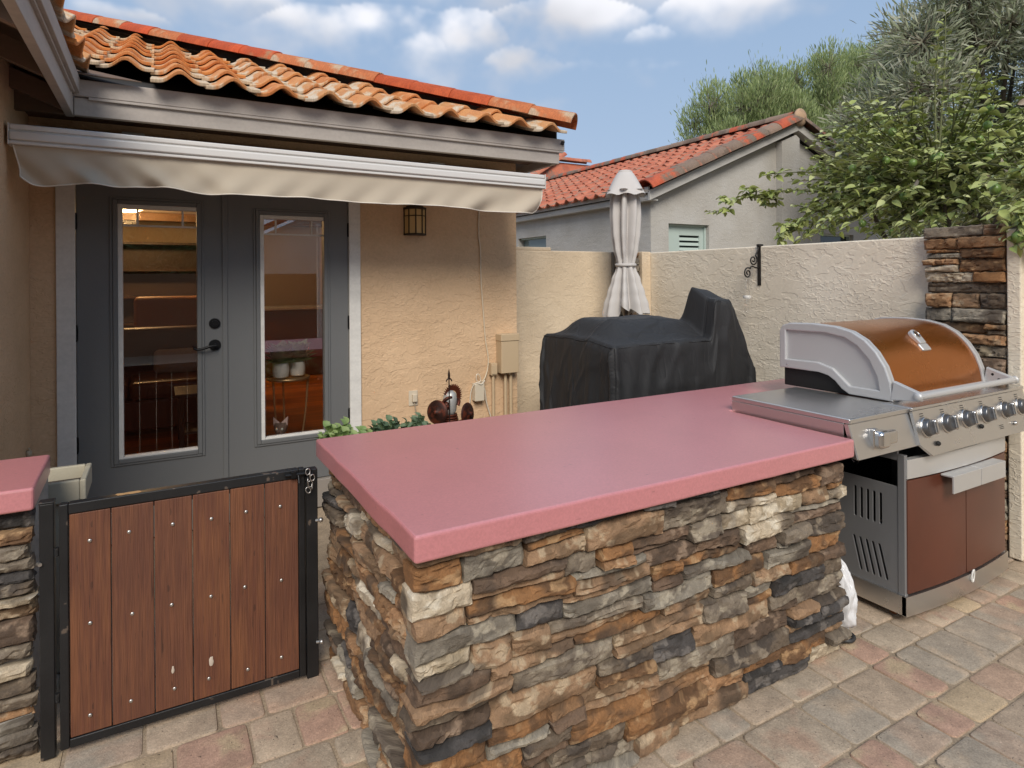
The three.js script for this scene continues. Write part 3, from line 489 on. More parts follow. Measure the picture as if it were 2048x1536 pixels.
  for (const y of [0.63, 0.14]) part(g, 'anchor_bolt', [rod([0.55, y, 0.0], [0.566, y + 0.004, 0.012], 0.006), new THREE.SphereGeometry(0.01, 8, 6).translate(0.566, y + 0.004, 0.014)], rawSteel);
  part(g, 'anchor_bolt', [rod([-0.352, 0.66, -0.012], [-0.345, 0.66, 0.006], 0.006)], rawSteel);
}

// ================================================================ awning
const awningCloth = phys({ roughness: 0.85, side: THREE.DoubleSide, color: new THREE.Color().setRGB(0.52, 0.45, 0.35), transmission: 0.15, thickness: 0, sheen: 0.2, sheenColor: new THREE.Color(0.6, 0.55, 0.45), bumpMap: tex(256, 256, (u, v) => 0.5 + 0.25 * Math.sin(u * 64 * 6.283) * Math.sin(v * 64 * 6.283), { srgb: false }), bumpScale: 0.0004 });
const aluWhite = std({ roughness: 0.4, color: new THREE.Color().setRGB(0.62, 0.60, 0.57), metalness: 0.05 });
{
  const a = thing('awning', 'closed retractable awning with white bar and beige valance over the doors', 'awning', [-0.625, 2.27, -3.85]);
  a.rotation.z = -0.0062; const L = 3.088;
  const prof = (y0, y1, z0, z1, r) => box(0, L, y0, y1, z0, z1, r);
  part(a, 'front_bar', [prof(0.076, 0.104, -0.075, 0.004, 0.008), prof(0.069, 0.0762, -0.07, -0.004, 0), prof(0.024, 0.0688, -0.07, 0.012, 0.009), prof(0.019, 0.0242, -0.06, -0.002, 0), prof(0.004, 0.0188, -0.05, 0.006, 0.004)], aluWhite);
  for (const x of [-0.004, L]) part(a, 'end_cap', box(x, x + 0.004, 0.0, 0.106, -0.078, 0.013, 0.0015), aluWhite);
  const drop = (s) => 0.178 + 0.010 * Math.sin(s * 23 + 0.6) * (1 - 0.55 * sstep(0.1, 0.5, s)) + 0.006 * Math.sin(s * 51) * (1 - sstep(0.2, 0.6, s)) + 0.010 * sstep(0.75, 0.95, s);
  const cloth = (s, t) => {
    const edge = Math.min(s * L, (1 - s) * L), inset = 0.03 * t * t * (s < 0.5 ? 1 : -1) * (1 - sstep(0, 0.2, edge)) + (s < 0.5 ? 0.012 : -0.012) * (1 - sstep(0, 0.1, edge));
    const x = s * L + inset + 0.01 * Math.sin(t * 3) * (1 - sstep(0.0, 0.3, s)), corner = 1 - 0.14 * Math.pow(1 - clamp(edge / 0.07), 2);
    const y = 0.006 - drop(s) * corner * t, k = t * (0.4 + 0.6 * t), near = 1 - sstep(0.12, 0.4, s), far = sstep(0.66, 0.9, s), mid = 1 - near - far;
    const fold = near * 0.020 * Math.sin(x * 17 - t * 4.2) + near * 0.008 * Math.sin(x * 39 - t * 7 + 1) + far * 0.015 * Math.sin(x * 14 + t * 4.6 + 1) + mid * 0.007 * Math.sin(x * 6 + t * 1.5) + 0.005 * Math.sin(x * 29 + t * 5);
    return [x, y, -0.018 + k * fold * 1.6 + 0.004 * (fbm3(x * 7, t * 2, 1, 3, 2) - 0.5)];
  };
  part(a, 'valance', sheet(260, 14, cloth, (s, t) => [s * 3, t * 0.18]), awningCloth);
  const hem = []; for (let k = 8; k >= 0; k--) hem.push(cloth(0, k / 8 * 0.97)); hem.reverse(); for (let k = 0; k <= 110; k++) hem.push(cloth(k / 110, 1)); for (let k = 8; k >= 0; k--) hem.push(cloth(1, k / 8 * 0.97));
  part(a, 'piping', tube(hem, 0.0036, 300, 6), std({ roughness: 0.8, color: new THREE.Color().setRGB(0.66, 0.61, 0.53) }));
  part(a, 'canopy', sheet(30, 8, (s, t) => [0.03 + s * (L - 0.06), lerp(0.195, 0.09, t) - 0.02 * Math.sin(t * Math.PI), lerp(-0.60, -0.04, t)]), awningCloth);
  part(a, 'roller', new THREE.CylinderGeometry(0.055, 0.055, L - 0.06, 20).rotateZ(Math.PI / 2).translate(L / 2, 0.17, -0.60), aluWhite);
  for (const x of [0.5, 2.5]) { part(a, 'arm', [rod([x, 0.10, -0.60], [x + 0.05, 0.05, -0.08], 0.018)], aluWhite); part(a, 'wall_bracket', box(x - 0.06, x + 0.06, 0.07, 0.24, -0.676, -0.60, 0.004), aluWhite); }
}

// ================================================================ fittings on the house wall
const bronze = std({ roughness: 0.5, metalness: 0.6, color: new THREE.Color().setRGB(0.055, 0.038, 0.024) });
const amberGlass = phys({ roughness: 0.45, color: new THREE.Color().setRGB(0.66, 0.45, 0.19), transmission: 0.12, thickness: 0 });
const tanPlastic = std({ roughness: 0.6, color: new THREE.Color().setRGB(0.50, 0.375, 0.235) });
const creamPlastic = std({ roughness: 0.55, color: new THREE.Color().setRGB(0.58, 0.50, 0.385) });
{
  const l = thing('wall_lantern', 'small bronze wall lantern with amber glass panels under the awning', 'lantern', [1.712, 1.935, -4.53]);
  const R = 0.082, H = 0.195, a = [-90, -54, -18, 18, 54, 90].map((d) => [Math.sin(d * RAD) * R, Math.cos(d * RAD) * R * 1.25]);
  part(l, 'backplate', box(-0.062, 0.062, 0.0, 0.2, 0, 0.01, 0.003), bronze);
  const poly = (k) => a.map(([x, z]) => [x * k, -z * k]);
  part(l, 'top_plate', [extrude(poly(1.09), 0.012, 0.002).rotateX(-Math.PI / 2).translate(0, H, 0.004), extrude(poly(0.8), 0.012, 0.003).rotateX(-Math.PI / 2).translate(0, H + 0.012, 0.004)], bronze);
  part(l, 'bottom_plate', extrude(poly(1.07), 0.010, 0.002).rotateX(-Math.PI / 2).translate(0, 0, 0.004), bronze);
  for (let k = 0; k < 6; k++) part(l, 'bar', rod([a[k][0], 0.008, a[k][1] + 0.004], [a[k][0], H, a[k][1] + 0.004], 0.005, 0.005, 6), bronze);
  for (let k = 0; k < 5; k++) {
    const [x0, z0] = a[k], [x1, z1] = a[k + 1];
    part(l, 'glass_panel', board([[x0 * 0.97, 0.01, z0 * 0.97 + 0.004], [x1 * 0.97, 0.01, z1 * 0.97 + 0.004], [x1 * 0.97, H - 0.002, z1 * 0.97 + 0.004], [x0 * 0.97, H - 0.002, z0 * 0.97 + 0.004]], 0.003), amberGlass);
    part(l, 'cross_bar', rod([x0, H * 0.74, z0 + 0.005], [x1, H * 0.74, z1 + 0.005], 0.0035, 0.0035, 6), bronze);
  }
  const e = thing('electrical_box', 'tall tan electrical box at the house corner', 'electrical box', [2.495, 0.83, -4.53]);
  part(e, 'body', box(-0.082, 0.082, 0, 0.315, 0, 0.095, 0.006), tanPlastic); part(e, 'cover', box(-0.087, 0.087, 0.262, 0.318, 0.002, 0.101, 0.005), tanPlastic); part(e, 'hasp', box(-0.01, 0.014, -0.012, 0.004, 0.06, 0.08, 0.002), tanPlastic);
  for (const [x, h] of [[-0.018, 0.83], [0.032, 0.83]]) part(e, 'conduit', rod([x, 0.001, 0.04], [x, -0.829, 0.04], 0.0135, 0.0135, 14), tanPlastic);
  const s = thing('switch_box', 'small tan switch box beside the electrical box', 'switch box', [2.372, 0.815, -4.53]);
  part(s, 'body', box(-0.028, 0.028, 0, 0.1, 0, 0.05, 0.004), tanPlastic); part(s, 'lid', box(-0.024, 0.024, 0.01, 0.085, 0.05, 0.056, 0.003), tanPlastic); part(s, 'conduit', rod([0, 0.001, 0.025], [0, -0.814, 0.025], 0.012, 0.012, 12), tanPlastic);
  const o = thing('wall_outlet', 'cream wall outlet near the potted herbs, grey cord hanging out', 'outlet', [1.692, 0.635, -4.53]);
  part(o, 'plate', box(-0.036, 0.036, 0, 0.115, 0, 0.008, 0.003), creamPlastic); part(o, 'plug', [box(-0.012, 0.024, 0.03, 0.09, 0.008, 0.034, 0.006)], creamPlastic); part(o, 'cord', tube([[0.004, 0.03, 0.02], [0.008, -0.02, 0.03], [0.03, -0.14, 0.02], [0.05, -0.32, 0.02], [0.06, -0.62, 0.03]], 0.004, 24, 6), std({ roughness: 0.6, color: new THREE.Color().setRGB(0.35, 0.28, 0.2) }));
  const t = thing('cord_timer', 'cream plug-in timer box on the wall with white cord looped above', 'timer', [2.232, 0.622, -4.53]);
  part(t, 'body', box(-0.042, 0.042, 0, 0.142, 0, 0.065, 0.007), creamPlastic); part(t, 'cord_loop', [new THREE.TorusGeometry(0.034, 0.0045, 8, 24).scale(0.55, 1, 1).rotateZ(0.25).translate(-0.002, 0.182, 0.04), tube([[0.05, 0.16, 0.05], [0.01, 0.135, 0.07], [-0.03, 0.15, 0.06], [-0.055, 0.1, 0.03], [-0.066, -0.02, 0.012], [-0.075, -0.2, 0.012], [-0.09, -0.5, 0.02]], 0.005, 40, 6), tube([[0.02, 0.15, 0.06], [0.048, 0.09, 0.05], [0.075, -0.02, 0.03], [0.11, -0.12, 0.02], [0.15, -0.24, 0.012], [0.17, -0.5, 0.02]], 0.005, 40, 6)], std({ roughness: 0.5, color: new THREE.Color().setRGB(0.66, 0.6, 0.5) }));
  single('wall_cable', tube([[2.262, 2.36, -4.522], [2.262, 2.18, -4.522], [2.258, 1.95, -4.522], [2.27, 1.85, -4.52], [2.275, 1.6, -4.522], [2.292, 1.35, -4.52], [2.312, 1.1, -4.52], [2.335, 0.95, -4.518], [2.322, 0.86, -4.51], [2.282, 0.79, -4.49], [2.25, 0.775, -4.475]], 0.0052, 80, 6), std({ roughness: 0.55, color: new THREE.Color().setRGB(0.62, 0.52, 0.38) }), 'thin cream cord running down the wall from the awning', 'cord');
  single('hose_spigot', [lathe([[0, 0], [0.018, 0.002], [0.022, 0.014], [0.014, 0.026], [0, 0.03]], 16).rotateZ(-Math.PI / 2).translate(-0.002, 0, 0), rod([0.014, 0, 0], [0.014, 0.03, 0.01], 0.007)], std({ roughness: 0.5, color: new THREE.Color().setRGB(0.46, 0.37, 0.26) }), 'small round tan cap on the wall above the tall planter', 'wall cap', [-0.644, 0.64, -4.38]);
}

// ================================================================ pots and plants by the doors
const paleConcrete = std({ roughness: 0.9, map: tex(256, 256, (u, v) => { const k = 0.86 + 0.24 * fbm(u * 6, v * 6, 6, 6, 5, 170), s = fbm(u * 3, v * 9, 3, 9, 4, 171) > 0.6 ? 0.9 : 1; return [176 * k * s, 168 * k * s, 148 * k * s]; }), bumpMap: speck, bumpScale: 0.002 });
const soilMat = std({ roughness: 1, color: new THREE.Color().setRGB(0.05, 0.036, 0.026), bumpMap: speck, bumpScale: 0.01 });
{
  const p = thing('tall_planter', 'tall empty beige planter standing behind the gate beside the pier', 'planter', [-0.385, 0, -3.23]);
  const ring = (w, d, y0, y1, t) => [box(-w, -w + t, y0, y1, -d, d, 0.006), box(w - t, w, y0, y1, -d, d, 0.006), box(-w + t, w - t, y0, y1, -d, -d + t, 0.006), box(-w + t, w - t, y0, y1, d - t, d, 0.006)];
  part(p, 'rim', ring(0.125, 0.135, 0.70, 0.79, 0.022), paleConcrete);
  const body = new THREE.CylinderGeometry(0.155, 0.12, 0.702, 4, 1).rotateY(Math.PI / 4).translate(0, 0.351, 0); part(p, 'body', metric(body.toNonIndexed()), paleConcrete); part(p, 'soil', box(-0.104, 0.104, 0.71, 0.735, -0.114, 0.114, 0.002), soilMat);
}
const herbLeaf = (() => { const g = sheet(2, 4, (i, j) => { const a = i * 2 - 1, w = 0.016 * Math.sin(Math.PI * Math.pow(clamp(j, 0.02, 0.98), 0.75)); return [a * w, Math.abs(a) * w * 0.45 + 0.010 * Math.sin(j * 2.6), j * 0.044]; }); return g; })();
const leafMat = (r, g, b, t = 0.35) => phys({ side: THREE.DoubleSide, roughness: 0.6, color: new THREE.Color().setRGB(r, g, b), transmission: t, thickness: 0 });
function plantLeaves(parent, geo, mats, list, limit, name = 'leaf') {              // list of Matrix4; the first `limit` are single parts, the rest one mass
  const rest = mats.map(() => []);
  list.forEach((m, i) => { const k = i % mats.length; if (i < limit) { const o = part(parent, name, geo, mats[k]); o.applyMatrix4(m); } else rest[k].push(m); });
  rest.forEach((ms, k) => { if (!ms.length) return; const im = new THREE.InstancedMesh(geo, mats[k], ms.length); im.name = 'foliage'; im.userData.kind = 'stuff'; ms.forEach((m, i) => im.setMatrixAt(i, m)); im.instanceMatrix.needsUpdate = true; parent.add(im); });
}
const leafMatrix = (p, dir, roll, s) => { const z = dir.clone().normalize(), x = V(0, 1, 0).cross(z); if (x.lengthSq() < 1e-4) x.set(1, 0, 0); x.normalize(); const y = z.clone().cross(x), q = new THREE.Quaternion().setFromRotationMatrix(new THREE.Matrix4().makeBasis(x, y, z)).multiply(new THREE.Quaternion().setFromAxisAngle(V(0, 0, 1), roll)); return new THREE.Matrix4().compose(p, q, V(s, s, s)); };
{
  const b = thing('herb_trough', 'long clay trough behind the counter', 'trough', [1.13, 0, -3.18]);
  const clayPot = std({ roughness: 0.85, color: new THREE.Color().setRGB(0.30, 0.14, 0.075) });
  part(b, 'body', [box(-0.31, 0.31, 0, 0.66, 0.10, 0.125, 0.006), box(-0.31, 0.31, 0, 0.66, -0.125, -0.10, 0.006), box(-0.31, -0.285, 0, 0.66, -0.10, 0.10, 0.006), box(0.285, 0.31, 0, 0.66, -0.10, 0.10, 0.006), box(-0.285, 0.285, 0, 0.03, -0.10, 0.10, 0)], clayPot); part(b, 'soil', box(-0.285, 0.285, 0.45, 0.62, -0.10, 0.10, 0), soilMat);
  const herbs = [[-0.20, 0.13, 0.255, 'bright green leafy herb by the white door jamb', [[0.20, 0.30, 0.085], [0.28, 0.37, 0.12]]], [0.02, 0.12, 0.245, 'dark green leafy herb in the middle of the trough', [[0.08, 0.13, 0.06], [0.12, 0.19, 0.09]]], [0.20, 0.11, 0.235, 'grey green leafy herb at the far trough end', [[0.15, 0.22, 0.12], [0.21, 0.29, 0.16]]]];
  herbs.forEach(([x, w, h, label, cols], n) => {
    const t = thing('herb_plant', label, 'herb', [1.02 + x, 0.62, -3.18], 0, 'herbs in the trough'), r = rng(300 + n), list = [], stems = [];
    for (let k = 0; k < 34; k++) {
      const a = r() * 6.283, R = Math.sqrt(r()) * w, top = V(Math.cos(a) * R, h * (0.62 + 0.4 * r()) * (1 - 0.25 * (R / w) ** 2), Math.sin(a) * R * 0.8), foot = V(top.x * 0.5, -0.005, top.z * 0.5); stems.push(rod(foot.toArray(), top.toArray(), 0.003, 0.0018, 5));
      for (let q = 0; q < 13; q++) { const f = 0.35 + 0.65 * q / 12, p = foot.clone().lerp(top, f), aa = q * 2.4 + r(); list.push(leafMatrix(p, V(Math.cos(aa), 0.25 + 0.6 * (f > 0.9 ? 1 : r()), Math.sin(aa)), (r() - 0.5), 0.7 + r() * 0.55)); }
    }
    part(t, 'stem', stems, leafMat(0.12, 0.16, 0.06, 0)); list.sort((p, q) => q.elements[13] - p.elements[13]); plantLeaves(t, herbLeaf, cols.map((c) => leafMat(...c)), list, 70);
  });
}

// ================================================================ metal figure
const rustMetal = std({ roughness: 0.55, metalness: 0.5, map: tex(256, 256, (u, v) => { const n = fbm(u * 7, v * 7, 7, 7, 5, 180); return mixc([96, 44, 26], [48, 24, 16], sstep(0.4, 0.62, n)); }) });
{
  const m = thing('metal_warrior', 'rusty metal garden warrior with toothed crest, spear and two round shields', 'sculpture', [1.812, 0, -4.12]);
  part(m, 'body', lathe([[0, 0], [0.09, 0], [0.095, 0.02], [0.04, 0.05], [0.045, 0.2], [0.075, 0.34], [0.085, 0.46], [0.07, 0.56], [0.045, 0.6], [0, 0.6]], 20), rustMetal);
  const rings = []; for (let k = 0; k < 4; k++) rings.push(new THREE.TorusGeometry(0.062 - k * 0.004, 0.009, 8, 24).rotateX(Math.PI / 2).translate(0, 0.575 + k * 0.018, 0)); part(m, 'collar', rings, rustMetal);
  const h = part(m, 'helmet', lathe([[0.034, 0], [0.046, 0.02], [0.05, 0.06], [0.052, 0.10], [0.044, 0.145], [0.02, 0.165], [0, 0.168]], 20).translate(0.006, 0.635, 0), std({ roughness: 0.45, metalness: 0.5, color: new THREE.Color().setRGB(0.52, 0.51, 0.48) }), 'pale grey helmet');
  part(h, 'cheek_guard', [new THREE.TorusGeometry(0.052, 0.012, 8, 16, 3.4).rotateY(-0.4).rotateZ(1.4).translate(-0.006, 0.71, 0.02), new THREE.TorusGeometry(0.04, 0.014, 8, 16, 3.4).rotateY(-1.6).rotateZ(-0.5).translate(0.04, 0.70, 0.02), new THREE.SphereGeometry(0.03, 10, 8).scale(0.8, 1, 0.7).translate(-0.035, 0.70, 0.035)], rustMetal);
  const teeth = []; for (let k = 0; k <= 34; k++) { const a = (-25 + k * 5.6) * RAD, R = k % 2 ? 0.088 : 0.068; teeth.push([Math.cos(a) * R, Math.sin(a) * R]); } for (let k = 34; k >= 0; k -= 2) { const a = (-25 + k * 5.6) * RAD; teeth.push([Math.cos(a) * 0.04, Math.sin(a) * 0.04]); }
  part(h, 'crest', extrude(teeth, 0.008, 0.001).rotateY(0.25).translate(0.026, 0.758, -0.004), rustMetal);
  const disc = (x, y, z, R, ry, rx) => { const g = lathe([[0, 0.03], [0.012, 0.032], [0.018, 0.014], [0.05, 0.012], [R * 0.9, 0.0], [R, -0.006], [R * 0.98, -0.010], [0.03, -0.004], [0, -0.004]], 28).rotateX(Math.PI / 2).rotateX(rx).rotateY(ry); return g.translate(x, y, z); };
  part(m, 'shield', disc(-0.12, 0.668, 0.06, 0.085, -0.95, -0.1), rustMetal); part(m, 'shield', disc(0.118, 0.632, 0.07, 0.082, 0.55, -0.1), rustMetal);
  part(m, 'arm', [tube([[-0.05, 0.56, 0], [-0.1, 0.59, 0.02], [-0.115, 0.65, 0.05]], 0.013, 12, 8), rod([-0.115, 0.66, 0.07], [-0.03, 0.70, 0.05], 0.010)], rustMetal); part(m, 'arm', tube([[0.05, 0.56, 0], [0.1, 0.58, 0.02], [0.115, 0.625, 0.05]], 0.013, 12, 8), rustMetal);
  part(m, 'spear', [rod([-0.028, 0.3, 0.075], [-0.022, 0.90, 0.05], 0.0055, 0.0045, 8), lathe([[0, 0], [0.008, 0.005], [0.009, 0.03], [0, 0.075]], 10).translate(-0.022, 0.895, 0.05), new THREE.TorusGeometry(0.02, 0.005, 6, 14, Math.PI).rotateX(0).translate(-0.022, 0.875, 0.05)], std({ roughness: 0.5, metalness: 0.6, color: new THREE.Color().setRGB(0.04, 0.022, 0.018) }));
}

// ================================================================ covered grill and closed umbrella
const coverCloth = phys({ roughness: 0.66, color: new THREE.Color().setRGB(0.017, 0.017, 0.018), side: THREE.DoubleSide, sheen: 0.25, sheenColor: new THREE.Color(0.4, 0.4, 0.42), sheenRoughness: 0.6, bumpMap: tex(512, 512, (u, v) => { const w = fbm(u * 3, v * 3, 3, 3, 3, 230) * 2, a = 1 - Math.abs(2 * fbm(u * 4 + w, v * 6 + w, 4, 6, 3, 231) - 1), b = 1 - Math.abs(2 * fbm(u * 9 - w, v * 7 + w, 9, 7, 2, 235) - 1); return 0.2 + 0.5 * Math.pow(a, 7) + 0.3 * Math.pow(b, 9) + 0.06 * vn(u * 200, v * 200, 200, 200, 3); }, { srgb: false }), bumpScale: 0.007 });
{
  const X0 = 2.50, X1 = 3.80, Z0 = -3.93, Z1 = -3.12, cx = (X0 + X1) / 2, cz = (Z0 + Z1) / 2;
  const top = (x, z) => {
    const hump = 0.125 * sstep(2.50, 2.72, x) * (1 - sstep(3.2, 3.6, x) * 0.55) * sstep(Z0, Z0 + 0.22, z) * (1 - sstep(-3.42, -3.16, z)); const fin = (0.275 * sstep(0, 0.055, x - 3.365) - 2.1 * Math.max(0, x - 3.565)) * sstep(-3.46, -3.34, z) - 0.5 * Math.max(0, x - 3.6) * (1 - sstep(-3.46, -3.34, z));
    return 1.185 + hump + fin - 0.02 * sstep(Z1 - 0.2, Z1, z) + 0.014 * (fbm3(x * 4, z * 4, 2, 3, 6) - 0.5) + 0.012 * Math.pow(1 - Math.abs(2 * fbm3(x * 3 + z * 2, z * 4, 5, 3, 16) - 1), 5);
  };
  const wrap = (s, t) => {                                          // s, t in -1..1; the rim of the top lies at 0.6
    const m = Math.max(Math.abs(s), Math.abs(t)), R = 0.6; let x, y, z;
    if (m <= R) { x = cx + s / R * (X1 - X0) / 2; z = cz + t / R * (Z1 - Z0) / 2; y = top(x, z); const e = clamp((R - m) / 0.022); y -= 0.016 * (1 - e) * (1 - e); }
    else {
      const d = (m - R) / (1 - R), ps = s / m, pt = t / m; x = cx + ps * (X1 - X0) / 2; z = cz + pt * (Z1 - Z0) / 2; const h = top(x, z) - 0.016;
      y = lerp(h, 0.16, d); const per = Math.atan2(pt, ps), side = Math.abs(ps) > Math.abs(pt), w = side ? z : x;
      const fold = (Math.sin(w * 19 + per * 3 + d * 2.5) * 0.5 + Math.sin(w * 43 + d * 5) * 0.22 + 1.5 * (fbm3(w * 9, d * 3, per > 0 ? 1 : 4, 3, 8) - 0.5)) * (0.006 + 0.045 * d * (1 - 0.3 * d)), out = 0.006 * clamp(d * 20) + 0.03 * d + fold * 0.9 + 0.016 * Math.pow(1 - Math.abs(2 * fbm3(w * 4 + d * 3 * Math.sin(w * 5), d * 2, side ? 3 : 7, 3, 18) - 1), 6);
      const cr = Math.abs(Math.abs(ps) - Math.abs(pt)) < 0.06 ? 0.012 : 0; x += side ? Math.sign(ps) * (out + cr) : 0; z += side ? 0 : Math.sign(pt) * (out + cr);
    }
    return [x - cx, y, z - cz];
  };
  const c = thing('covered_grill', 'bulky barbecue under a black fabric cover with one pointed corner, before the wall', 'covered grill', [cx, 0, cz]);
  part(c, 'cover', sheet(200, 180, (i, j) => wrap(i * 2 - 1, j * 2 - 1), (i, j) => [i * 2, j * 2]), coverCloth);
  { const rim = []; for (const [a, b, c, d] of [[-0.6, -0.6, 0.6, -0.6], [0.6, -0.6, 0.6, 0.6], [0.6, 0.6, -0.6, 0.6], [-0.6, 0.6, -0.6, -0.6]]) for (let k = 0; k < 24; k++) rim.push(wrap(lerp(a, c, k / 24), lerp(b, d, k / 24))); part(c, 'seam', tube(rim, 0.0038, 260, 6, true), coverCloth); for (const s of [-1, 1]) { const v = []; for (let k = 0; k <= 20; k++) v.push(wrap(s * lerp(0.601, 0.99, k / 20), lerp(0.601, 0.99, k / 20))); part(c, 'seam', tube(v, 0.0038, 60, 6), coverCloth); } }
  const under = std({ roughness: 0.5, metalness: 0.4, color: new THREE.Color().setRGB(0.03, 0.03, 0.03) });
  for (const [x, z] of [[-0.55, -0.3], [0.5, -0.3], [-0.55, 0.3], [0.5, 0.3]]) part(c, 'leg', rod([x, 0, z], [x, 0.7, z], 0.02), under);
  part(c, 'fire_box', box(-0.56, 0.5, 0.65, 1.10, -0.32, 0.32, 0.02), under);
}
{
  const u = thing('closed_umbrella', 'closed pale grey patio umbrella tied at the waist, behind the covered grill', 'umbrella', [3.635, 0, -4.35]);
  const canvas = phys({ roughness: 0.85, side: THREE.DoubleSide, color: new THREE.Color().setRGB(0.56, 0.53, 0.505), transmission: 0.08, thickness: 0 });
  const prof = [[2.36, 0.105], [2.28, 0.135], [2.15, 0.14], [2.0, 0.132], [1.86, 0.112], [1.76, 0.092], [1.713, 0.086], [1.67, 0.098], [1.58, 0.128], [1.46, 0.165], [1.36, 0.195], [1.27, 0.21]];
  const rad = (y) => { for (let k = 0; k < prof.length - 1; k++) if (y <= prof[k][0] && y >= prof[k + 1][0]) { const t = (prof[k][0] - y) / (prof[k][0] - prof[k + 1][0]); return lerp(prof[k][1], prof[k + 1][1], fade(t)); } return prof[prof.length - 1][1]; };
  part(u, 'canopy', sheet(176, 50, (i, j) => {
    const th = i * 2 * Math.PI, hem = 1.29 + 0.05 * Math.sin(th * 3 + 1) + 0.03 * Math.sin(th * 8), y = lerp(2.37, hem, j), w = rad(Math.max(y, 1.28)), ph = th * 8 + 0.5 * Math.sin(j * 5 + th) + 0.3 * Math.sin(th * 2), pl = Math.pow(0.5 + 0.5 * Math.cos(ph), 1.5), tie = Math.exp(-Math.pow((y - 1.713) / 0.06, 2));
    const r = w * 0.92 * lerp(0.55 + 0.55 * pl, 0.82 + 0.16 * pl, tie) * (1 + 0.08 * (vn3(Math.cos(th) * 3, y * 3, Math.sin(th) * 3, 4) - 0.5)); const tw = 0.35 * Math.sin(ph) * 0.18; return [Math.cos(th + tw) * r, y, Math.sin(th + tw) * r];
  }, (i, j) => [i, j * 1.1]), canvas);
  part(u, 'top_flap', sheet(64, 10, (i, j) => { const th = i * 2 * Math.PI, s = Math.cos(th * 4 + 0.6), r = lerp(0.062, 0.19, Math.pow(j, 0.9)) * (1 + 0.10 * s * j), y = 2.545 - 0.005 - 0.21 * Math.pow(j, 1.1) + 0.022 * j * j * Math.abs(s) - 0.016 * j; return [Math.cos(th) * r, y, Math.sin(th) * r]; }), canvas);
  part(u, 'top_cap', lathe([[0, 0.012], [0.05, 0.010], [0.066, 0], [0.06, -0.012], [0, -0.012]], 20).translate(0, 2.545, 0), canvas);
  part(u, 'tie', new THREE.TorusGeometry(0.088, 0.007, 8, 40).rotateX(Math.PI / 2).scale(1, 1.8, 1).translate(0, 1.713, 0), canvas);
  part(u, 'pole', rod([0, 0, 0], [0, 2.53, 0], 0.021, 0.019, 14), std({ roughness: 0.4, metalness: 0.6, color: new THREE.Color().setRGB(0.12, 0.09, 0.07) }));
  part(u, 'base', lathe([[0, 0], [0.24, 0], [0.24, 0.03], [0.1, 0.06], [0.03, 0.08], [0.028, 0.3], [0, 0.3]], 28), std({ roughness: 0.8, color: new THREE.Color().setRGB(0.06, 0.055, 0.05) }));
}

// ================================================================ scroll bracket and jar on the side wall
{
  const iron = std({ roughness: 0.55, metalness: 0.5, color: new THREE.Color().setRGB(0.03, 0.026, 0.023) }), b = thing('scroll_bracket', 'black iron bracket with two scrolls fixed to the tan boundary wall', 'bracket', [4.25, 1.53, -3.42]);
  part(b, 'plate', [box(-0.008, -0.001, 0, 0.335, -0.016, 0.016, 0.002), box(-0.02, 0.03, 0.315, 0.335, -0.015, 0.015, 0.003)], iron);
  const spiral = (cx, cy, r0, turns, a0, dirn) => { const p = []; for (let k = 0; k <= 40; k++) { const t = k / 40, a = a0 + dirn * t * turns * 6.283, r = r0 * (1 - 0.82 * t); p.push([cx + Math.cos(a) * r, cy + Math.sin(a) * r, 0]); } return p; };
  part(b, 'scroll', tube([[-0.01, 0.31, 0], [-0.03, 0.27, 0], ...spiral(-0.075, 0.205, 0.045, 1.6, 0.9, -1)], 0.006, 90, 6), iron); part(b, 'scroll', tube([[-0.01, 0.14, 0], [-0.05, 0.145, 0], [-0.10, 0.155, 0], ...spiral(-0.14, 0.10, 0.045, 1.6, 0.9, 1)], 0.006, 90, 6), iron);
  const j = thing('hanging_jar', 'small clear glass jar hanging below the scroll bracket', 'jar', [4.10, 1.32, -3.42]);
  part(j, 'glass', lathe([[0, 0], [0.03, 0], [0.036, 0.006], [0.037, 0.09], [0.03, 0.112], [0.028, 0.13], [0.0265, 0.13], [0.0285, 0.111], [0.0352, 0.089], [0.0345, 0.008], [0.029, 0.004], [0, 0.004]], 28), phys({ color: 0xffffff, transmission: 1, thickness: 0, roughness: 0.02, ior: 1.5 }));
  part(j, 'lid', lathe([[0.026, 0.108], [0.031, 0.109], [0.031, 0.129], [0.026, 0.131], [0, 0.131]], 24), std({ roughness: 0.4, color: new THREE.Color().setRGB(0.62, 0.6, 0.56) }));
  part(j, 'wire', [new THREE.TorusGeometry(0.0295, 0.002, 6, 24).rotateX(Math.PI / 2).translate(0, 0.12, 0), tube([[-0.03, 0.12, 0], [-0.02, 0.19, 0], [0.0, 0.262, 0], [0.02, 0.19, 0], [0.03, 0.12, 0]], 0.0014, 24, 5)], rawSteel);
}

